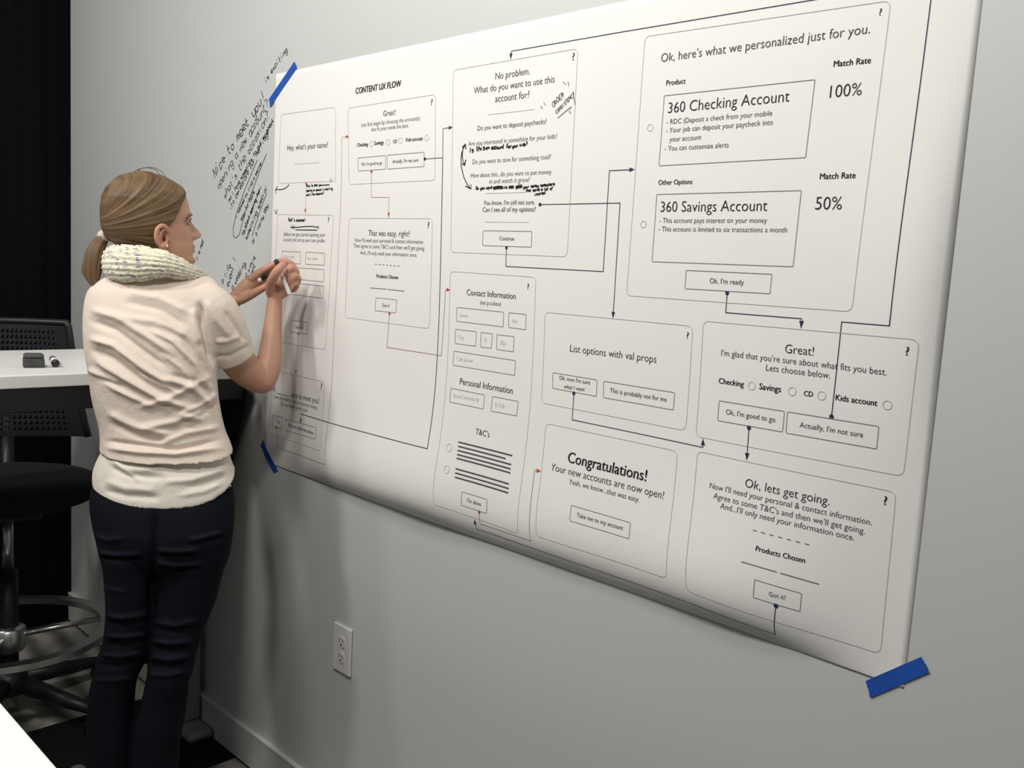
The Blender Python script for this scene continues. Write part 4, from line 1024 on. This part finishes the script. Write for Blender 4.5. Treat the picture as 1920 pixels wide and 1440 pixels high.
# a few loose hairs over the crown
for i, pts in enumerate([[(238, 333), (258, 318), (285, 314), (303, 322), (312, 334)], [(246, 330), (268, 315), (290, 318), (300, 328)], [(215, 352), (228, 334), (250, 325)]]):
    lock([Lp(x_, y_, .0) for x_, y_ in pts], [.00012]*len(pts), i, parent=hair, n=4, name='loose_hair')

# ---- knitted cowl
def knit_mat():
    m = bpy.data.materials.new('speckled_cream_wool'); m.use_nodes = True; nt = m.node_tree; b = nt.nodes['Principled BSDF']
    b.inputs['Roughness'].default_value = .95; b.inputs['Sheen Weight'].default_value = .4; b.inputs['Specular IOR Level'].default_value = .1
    a = nt.nodes.new('ShaderNodeAttribute'); a.attribute_name = 'strand'
    def noise(scale, sc3, det=2):
        mp = nt.nodes.new('ShaderNodeMapping'); mp.inputs['Scale'].default_value = sc3; nt.links.new(a.outputs['Vector'], mp.inputs['Vector'])
        n = nt.nodes.new('ShaderNodeTexNoise'); n.inputs['Scale'].default_value = scale; n.inputs['Detail'].default_value = det
        nt.links.new(mp.outputs[0], n.inputs['Vector']); return n
    cr = nt.nodes.new('ShaderNodeValToRGB'); cr.color_ramp.interpolation = 'LINEAR'
    el = cr.color_ramp.elements; el[0].position = .0; el[0].color = (.16, .11, .30, 1); el[1].position = 1.0; el[1].color = (.30, .20, .12, 1)
    for p_, c_ in ((.37, (.20, .15, .34, 1)), (.405, (.66, .60, .58, 1)), (.44, (.88, .86, .68, 1)), (.52, (.80, .80, .54, 1)), (.56, (.90, .88, .74, 1)), (.60, (.80, .74, .58, 1)), (.63, (.50, .26, .16, 1)), (.66, (.20, .26, .16, 1))):
        e = el.new(p_); e.color = c_
    n1 = noise(1.0, (8, 24, 1), 3); nt.links.new(n1.outputs['Fac'], cr.inputs[0])
    nt.links.new(cr.outputs[0], b.inputs['Base Color'])
    n2 = noise(1.0, (190, 60, 1), 2); bp = nt.nodes.new('ShaderNodeBump'); bp.inputs['Strength'].default_value = .6; bp.inputs['Distance'].default_value = .002
    nt.links.new(n2.outputs['Fac'], bp.inputs['Height']); nt.links.new(bp.outputs['Normal'], b.inputs['Normal'])
    return m
M_KNIT = knit_mat()
# stations round the neck (0 = nearest the camera): centre line and half height of the band
NS, NR = 420, 132
key_t = [0, .10, .22, .30, .42, .55, .68, .78, .90, 1.0]
#            x    y    dd    half height px, half thickness m
keys = [(262, 494, -.088, 31, .026), (310, 496, -.086, 23, .024), (355, 512, -.045, 16, .021), (372, 520, .02, 13, .020), (345, 519, .085, 16, .022), (290, 500, .10, 24, .024),
        (235, 494, .075, 27, .025), (213, 492, .0, 30, .024), (222, 494, -.062, 32, .026), (262, 494, -.088, 31, .026)]
V = []; st = []
ks = np.array(keys, float)
def periodic(t):
    # smooth periodic interpolation through the stations
    kt = np.array(key_t); idx = np.searchsorted(kt, t, 'right')-1; idx = min(max(idx, 0), len(kt)-2)
    u = (t-kt[idx])/(kt[idx+1]-kt[idx]); N = len(kt)-1
    p0, p1, p2, p3 = ks[(idx-1) % N], ks[idx], ks[idx+1], ks[(idx+2) % N if idx+2 != N else 0]
    return .5*((2*p1)+(-p0+p2)*u+(2*p0-5*p1+4*p2-p3)*u*u+(-p0+3*p1-3*p2+p3)*u**3)
cen = np.array([Lp(q[0], q[1], q[2]) for q in (periodic(i/NS) for i in range(NS))]); mid = cen.mean(0)
for i in range(NS):
    q = periodic(i/NS); c = cen[i]; t = cen[(i+1) % NS]-cen[i-1]; t /= np.linalg.norm(t)
    up = np.array([0, 0, 1.0]); up = up-t*(up@t); up /= np.linalg.norm(up); out = np.cross(t, up); out = out if out@(c-mid) > 0 else -out
    hh_ = q[3]*.001235*FS; tk = q[4]*FS
    wob = 1+.03*math.sin(i*.21)+.02*math.sin(i*.5)
    for k in range(NR):
        a = 2*math.pi*k/NR
        r = 1+.042*math.cos(a*19+1.1*math.sin(i*.045))*(1.0)+.014*math.sin(i*.75+ (k//7)*2.0)
        V.append(c+up*math.sin(a)*hh_*r*wob+out*math.cos(a)*tk*r*wob); st.append((((i+NS//2) % NS)/NS*5.2, k/NR*2.4, 0))
F = [(i*NR+k, ((i+1) % NS)*NR+k, ((i+1) % NS)*NR+(k+1) % NR, i*NR+(k+1) % NR) for i in range(NS) for k in range(NR)]
cowl = mesh_obj('knit_cowl', V, F, M_KNIT, person, smooth=True, label='chunky cream knit cowl with purple and green flecks')
a_ = cowl.data.attributes.new('strand', 'FLOAT_VECTOR', 'POINT'); a_.data.foreach_set('vector', np.array(st, np.float32).ravel())
bmc = bmesh.new(); bmc.from_mesh(cowl.data); bmesh.ops.recalc_face_normals(bmc, faces=bmc.faces); bmc.to_mesh(cowl.data); bmc.free()

# ---- shirt, undershirt
def sag_shirt(y, X, Y): return -.012*max(0, -Y)*np.clip((y-800)/40, 0, 1)
shirt_rows = [(507, 232, 352, .050, .005), (519, 197, 392, .066, .0), (535, 173, 410, .082, -.005), (556, 160, 417, .095, -.008), (600, 155, 416, .106, -.01), (650, 157, 411, .112, -.01), (700, 165, 407, .110, -.01),
              (750, 172, 411, .102, -.008), (800, 185, 421, .098, -.005), (828, 187, 432, .108, -.004), (843, 186, 437, .116, -.004)]
AR = lambda l, **k: lm(l, **k)
sleeve_r = lm([(392, 562, -.045, 40), (405, 585, -.035, 45), (422, 622, -.01, 44), (436, 652, .012, 41.5)], n=40)
def cyl_end(v): return v
# straight-cut sleeve end
axis_a, axis_b = Lp(420, 620, -.01), Lp(443.5, 673, .022); ax_ = (axis_b-axis_a)/np.linalg.norm(axis_b-axis_a)
def cut_tube(pts, rad, n=44):
    v, f = limb(pts, rad, n=n, sub=5); m_ = len(v)//n
    v = v[4*n:(m_-4)*n]; m_ -= 8
    F_ = [(i*n+k, i*n+(k+1) % n, (i+1)*n+(k+1) % n, (i+1)*n+k) for i in range(m_-1) for k in range(n)]
    F_.append(tuple(range(n))[::-1]); F_.append(tuple((m_-1)*n+k for k in range(n))); return v, F_
sl = [(372, 556, -.035, 36), (398, 584, -.035, 46), (422, 628, -.012, 43.5), (433, 655, .006, 41.5), (441, 671, .018, 40)]
a, b = wp_(sl); sleeve_r = cut_tube(a, b)
sl2 = [(205, 575, .02, 44), (235, 610, .10, 42), (265, 640, .16, 40)]
a, b = wp_(sl2); sleeve_l = cut_tube(a, b)
sme = fuse([rows_loft(shirt_rows, n=72, ex=2.35, sag=sag_shirt), sleeve_r, sleeve_l], .0032, smooth=5, factor=.5)
co, no = mesh_np(sme)
FOLDS = [(.0075, 9, [(163, 578), (220, 596), (285, 636), (335, 672)]), (-.0055, 8, [(160, 598), (215, 618), (270, 660), (320, 695)]),
         (.0080, 8, [(160, 632), (215, 648), (275, 694), (345, 742)]), (-.0060, 8, [(162, 652), (210, 672), (265, 715), (330, 752)]),
         (.0070, 8, [(168, 668), (230, 706), (300, 746), (375, 772)]), (-.0050, 7, [(172, 700), (235, 728), (300, 765), (360, 785)]),
         (.0045, 9, [(205, 592), (290, 604), (365, 640)]), (.0060, 7, [(265, 612), (325, 640), (368, 684), (388, 730)]), (-.0055, 7, [(290, 606), (345, 636), (378, 680), (396, 730)]),
         (.0060, 7, [(185, 712), (250, 744), (330, 776), (392, 790)]), (-.0110, 7, [(372, 560), (378, 600), (388, 640), (402, 690)]), (.0050, 9, [(362, 575), (366, 610), (376, 650)]),
         (.0055, 7, [(300, 706), (355, 724), (402, 764)]), (-.0050, 6, [(318, 702), (365, 714), (406, 745)]), (.0050, 7, [(248, 768), (315, 748), (365, 722), (402, 702)]),
         (.0050, 8, [(196, 770), (255, 800), (330, 818)]), (-.0040, 7, [(200, 790), (258, 818), (320, 830)]), (.0055, 8, [(255, 806), (330, 790), (395, 770)]),
         (.0045, 7, [(290, 838), (350, 812), (418, 800)]), (-.0065, 5, [(190, 826), (260, 834), (330, 842), (425, 822)]), (.0060, 6, [(190, 838), (260, 848), (330, 852), (430, 838)]),
         (.0035, 8, [(385, 560), (405, 600), (440, 640)]), (-.0035, 6, [(420, 580), (440, 610), (462, 645)]), (.0035, 6, [(400, 640), (425, 640), (455, 628)]), (-.003, 5, [(398, 668), (430, 668), (474, 645)]),
         (.0040, 8, [(230, 548), (300, 560), (360, 590)]), (-.0035, 8, [(220, 562), (300, 580), (355, 615)]), (.0035, 6, [(300, 660), (340, 690), (378, 745)]), (-.004, 5, [(250, 690), (300, 715), (350, 735)]),
         (.0045, 6, [(160, 690), (190, 705), (230, 722)]), (.0040, 6, [(330, 780), (375, 760), (410, 735)]), (-.004, 6, [(330, 795), (380, 776), (412, 752)])]
co = fold(co, no, [(a_f*1.35, w_f*.82, pl) for a_f, w_f, pl in FOLDS], True); set_co(sme, co)
x, y = to_px(co); set_col(sme, np.repeat(np.array([[.72, .62, .53]]), len(co), 0))
skin_obj('t_shirt', sme, M_SHIRT, person)
def sag_u(y, X, Y):
    k = np.clip((y-860)/60, 0, 1); k = float(np.clip((y-855)/48, 0, 1)); return k*(-.034*max(0, -Y)**.8+.030*max(0, X)**3)
und = rows_loft([(815, 196, 424, .088, -.002), (845, 190, 430, .096, -.002), (870, 178, 434, .112, 0), (888, 173, 437, .116, 0), (899, 173, 440, .118, 0), (904, 175, 439, .117, 0)], n=72, ex=2.3, sag=sag_u)
ume = fuse([und], .0032, smooth=3)
co, no = mesh_np(ume)
UF = [(.0045, 6, [(200, 862), (240, 880), (300, 882)]), (-.0045, 6, [(205, 875), (245, 893), (320, 896)]), (.0045, 6, [(310, 868), (370, 866), (425, 850)]), (-.0040, 6, [(300, 880), (365, 880), (428, 868)]),
      (.0045, 7, [(195, 900), (235, 915), (300, 920)]), (-.0040, 6, [(190, 918), (235, 930), (310, 934)]), (.0045, 6, [(300, 905), (360, 900), (432, 876)]), (.0035, 5, [(210, 845), (230, 880), (270, 905)]),
      (-.004, 6, [(340, 915), (390, 905), (430, 890)]), (.003, 5, [(330, 930), (380, 922), (420, 905)])]
co = fold(co, no, UF, True); set_co(ume, co)
set_col(ume, np.repeat(np.array([[.75, .70, .615]]), len(co), 0)); skin_obj('undershirt', ume, M_SHIRT, person, )

# ---- jeans
pelvis = rows_loft([(880, 186, 428, .090, 0), (905, 174, 436, .102, 0), (940, 167, 440, .110, -.004), (985, 173, 438, .112, -.008), (1015, 180, 434, .106, -.008), (1045, 187, 428, .092, -.004), (1062, 200, 415, .07, 0)], n=64, ex=2.4)
legl = rows_loft([(985, 176, 312, .085, -.01), (1035, 184, 300, .090, -.008), (1060, 191, 297, .088, -.004), (1113, 196, 292, .080, 0), (1152, 197, 289, .073, .004), (1190, 194, 285, .068, .01), (1215, 189, 281, .066, .015), (1242, 179, 270, .065, .02),
                  (1269, 173, 258, .063, .025), (1308, 165, 253, .063, .035), (1366, 162, 252, .064, .045), (1440, 160, 250, .064, .06), (1500, 160, 248, .066, .07), (1545, 160, 250, .070, .08)], n=48, ex=2.15)
legr = rows_loft([(985, 290, 438, .090, -.01), (1035, 286, 430, .094, -.006), (1067, 286, 419, .092, 0), (1121, 284, 405, .084, .0), (1170, 280, 385, .076, .0), (1207, 278, 373, .070, .0), (1230, 278, 367, .067, .0), (1257, 276, 362, .066, .0),
                  (1268, 275, 356, .065, .0), (1308, 267, 352, .063, .01), (1354, 254, 345, .063, .015), (1382, 250, 339, .063, .02), (1440, 246, 335, .064, .03), (1510, 244, 332, .066, .04), (1570, 243, 332, .070, .045)], n=48, ex=2.15)
jme = fuse([pelvis, legl, legr], .0042, smooth=5)
co, no = mesh_np(jme)
JF = [(-.010, 7, [(291, 950), (290, 1000), (287, 1050), (285, 1100), (283, 1160)]),
      (.006, 4, [(290, 1031), (330, 1034), (375, 1030)]), (-.005, 4, [(288, 1041), (330, 1044), (375, 1040)]), (.006, 4, [(285, 1054), (330, 1059), (385, 1057)]), (-.005, 4, [(285, 1064), (330, 1069), (385, 1067)]),
      (.005, 4, [(350, 1014), (385, 1006), (425, 995)]), (-.005, 4, [(350, 1024), (388, 1016), (428, 1006)]), (.006, 4, [(180, 1035), (215, 1040), (270, 1038)]), (-.005, 4, [(185, 1045), (220, 1050), (275, 1048)]),
      (.004, 5, [(176, 1002), (200, 1012), (240, 1008)]), (.005, 5, [(285, 1165), (330, 1172), (380, 1160)]), (-.005, 5, [(282, 1178), (330, 1185), (375, 1172)]), (.006, 5, [(282, 1200), (320, 1206), (368, 1200)]),
      (-.006, 5, [(280, 1214), (320, 1220), (365, 1214)]), (.006, 5, [(278, 1230), (320, 1236), (364, 1228)]), (-.005, 5, [(275, 1246), (315, 1250), (360, 1242)]), (.005, 5, [(272, 1262), (310, 1266), (356, 1258)]),
      (.006, 5, [(195, 1152), (230, 1158), (285, 1150)]), (-.005, 5, [(195, 1166), (235, 1172), (283, 1164)]), (.006, 5, [(193, 1190), (230, 1194), (282, 1188)]), (-.006, 5, [(190, 1206), (230, 1210), (280, 1204)]),
      (.006, 5, [(184, 1226), (225, 1230), (276, 1222)]), (-.005, 5, [(178, 1246), (220, 1250), (268, 1240)]), (.004, 5, [(172, 1272), (210, 1276), (258, 1268)]), (.003, 3, [(180, 1100), (240, 1110)])]
co = fold(co, no, JF, True); set_co(jme, co)
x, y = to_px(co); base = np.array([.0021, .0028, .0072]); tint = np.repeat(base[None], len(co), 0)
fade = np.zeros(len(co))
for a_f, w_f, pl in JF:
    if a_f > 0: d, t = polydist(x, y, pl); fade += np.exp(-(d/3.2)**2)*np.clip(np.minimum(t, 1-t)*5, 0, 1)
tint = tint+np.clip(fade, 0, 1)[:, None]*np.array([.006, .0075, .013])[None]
set_col(jme, tint); jeans = skin_obj('jeans', jme, M_JEANS, person)
quick('rivet', limb([Lp(431, 911, -.045), Lp(431, 911, -.049)], [.003, .003], n=12), M_CHROME, jeans)

# ---- shoes: flat casual shoes, soles on the floor
M_SHOE = mat('grey_canvas', (.16, .16, .16), rough=.8, noise=(150, .3)); M_SOLE = mat('off_white_rubber', (.45, .45, .43), rough=.6); M_TEAL = mat('teal_trim', (.10, .34, .33), rough=.6)
def shoe(heel, toe, label):
    h, t = np.array([heel[0], heel[1], 0.]), np.array([toe[0], toe[1], 0.]); d = t-h; L_ = np.linalg.norm(d); d /= L_; n_ = np.array([-d[1], d[0], 0]); U = np.array([0, 0, 1.])
    up = limb([h+d*.03+U*.055, h+d*L_*.35+U*.050, h+d*L_*.65+U*.038, h+d*(L_-.035)+U*.030], [.034, .036, .034, .027], n=26, flat=None)
    ankle = limb([h+d*.04+U*.05, h+d*.035+U*.11], [.034, .034], n=24)
    me = fuse([up, ankle], .003, 4); c_, n2 = mesh_np(me); c_[:, 2] = np.maximum(c_[:, 2], .012); set_co(me, c_)
    u = skin_obj('shoe', me, M_SHOE, person)
    s_, f_ = limb([h+d*.03+U*.010, h+d*L_*.35+U*.010, h+d*L_*.65+U*.010, h+d*(L_-.030)+U*.010], [.036, .035, .041, .031], n=40, flat=(U, .24)); s_[:, 2] = np.clip(s_[:, 2], .0005, .022)
    mesh_obj('sole', s_, f_, M_SOLE, u, smooth=True)
    for k in (.60, .68):
        q = [h+d*L_*k+n_*a_+U*(.036+.033*math.cos(a_/.036*1.25)) for a_ in np.linspace(-.034, .034, 9)]
        v_, ff = limb(q, [.0026]*9, n=8); mesh_obj('trim_stripe', v_, ff, M_TEAL, u, smooth=True)
    return u
f1 = on_floor(140, 1462, 0); a1 = Lp(205, 1560, .08)
shoe((a1[0]-.02*VH[0]*0, a1[1]), (f1[0], f1[1]), '')
a2 = Lp(288, 1585, .03); dv = VH*.25
shoe((a2[0], a2[1]), (a2[0]+dv[0]-.02, a2[1]+dv[1]), '')

# ---- pens in the hands
q0, q1 = Lp(543.5, 553, hd_-.036), Lp(517, 487, hd_-.030)
rp = marker(q0, q1, 'white marker pen with a black tip gripped in the right hand', r=.0052, cap=.25, band=False)
q0, q1 = Lp(484, 527, la-.016), Lp(512, 511, la-.020)
marker(q0, q1, 'short white marker pen with a black cap held in the left hand', r=.0056, cap=.74, band=False)
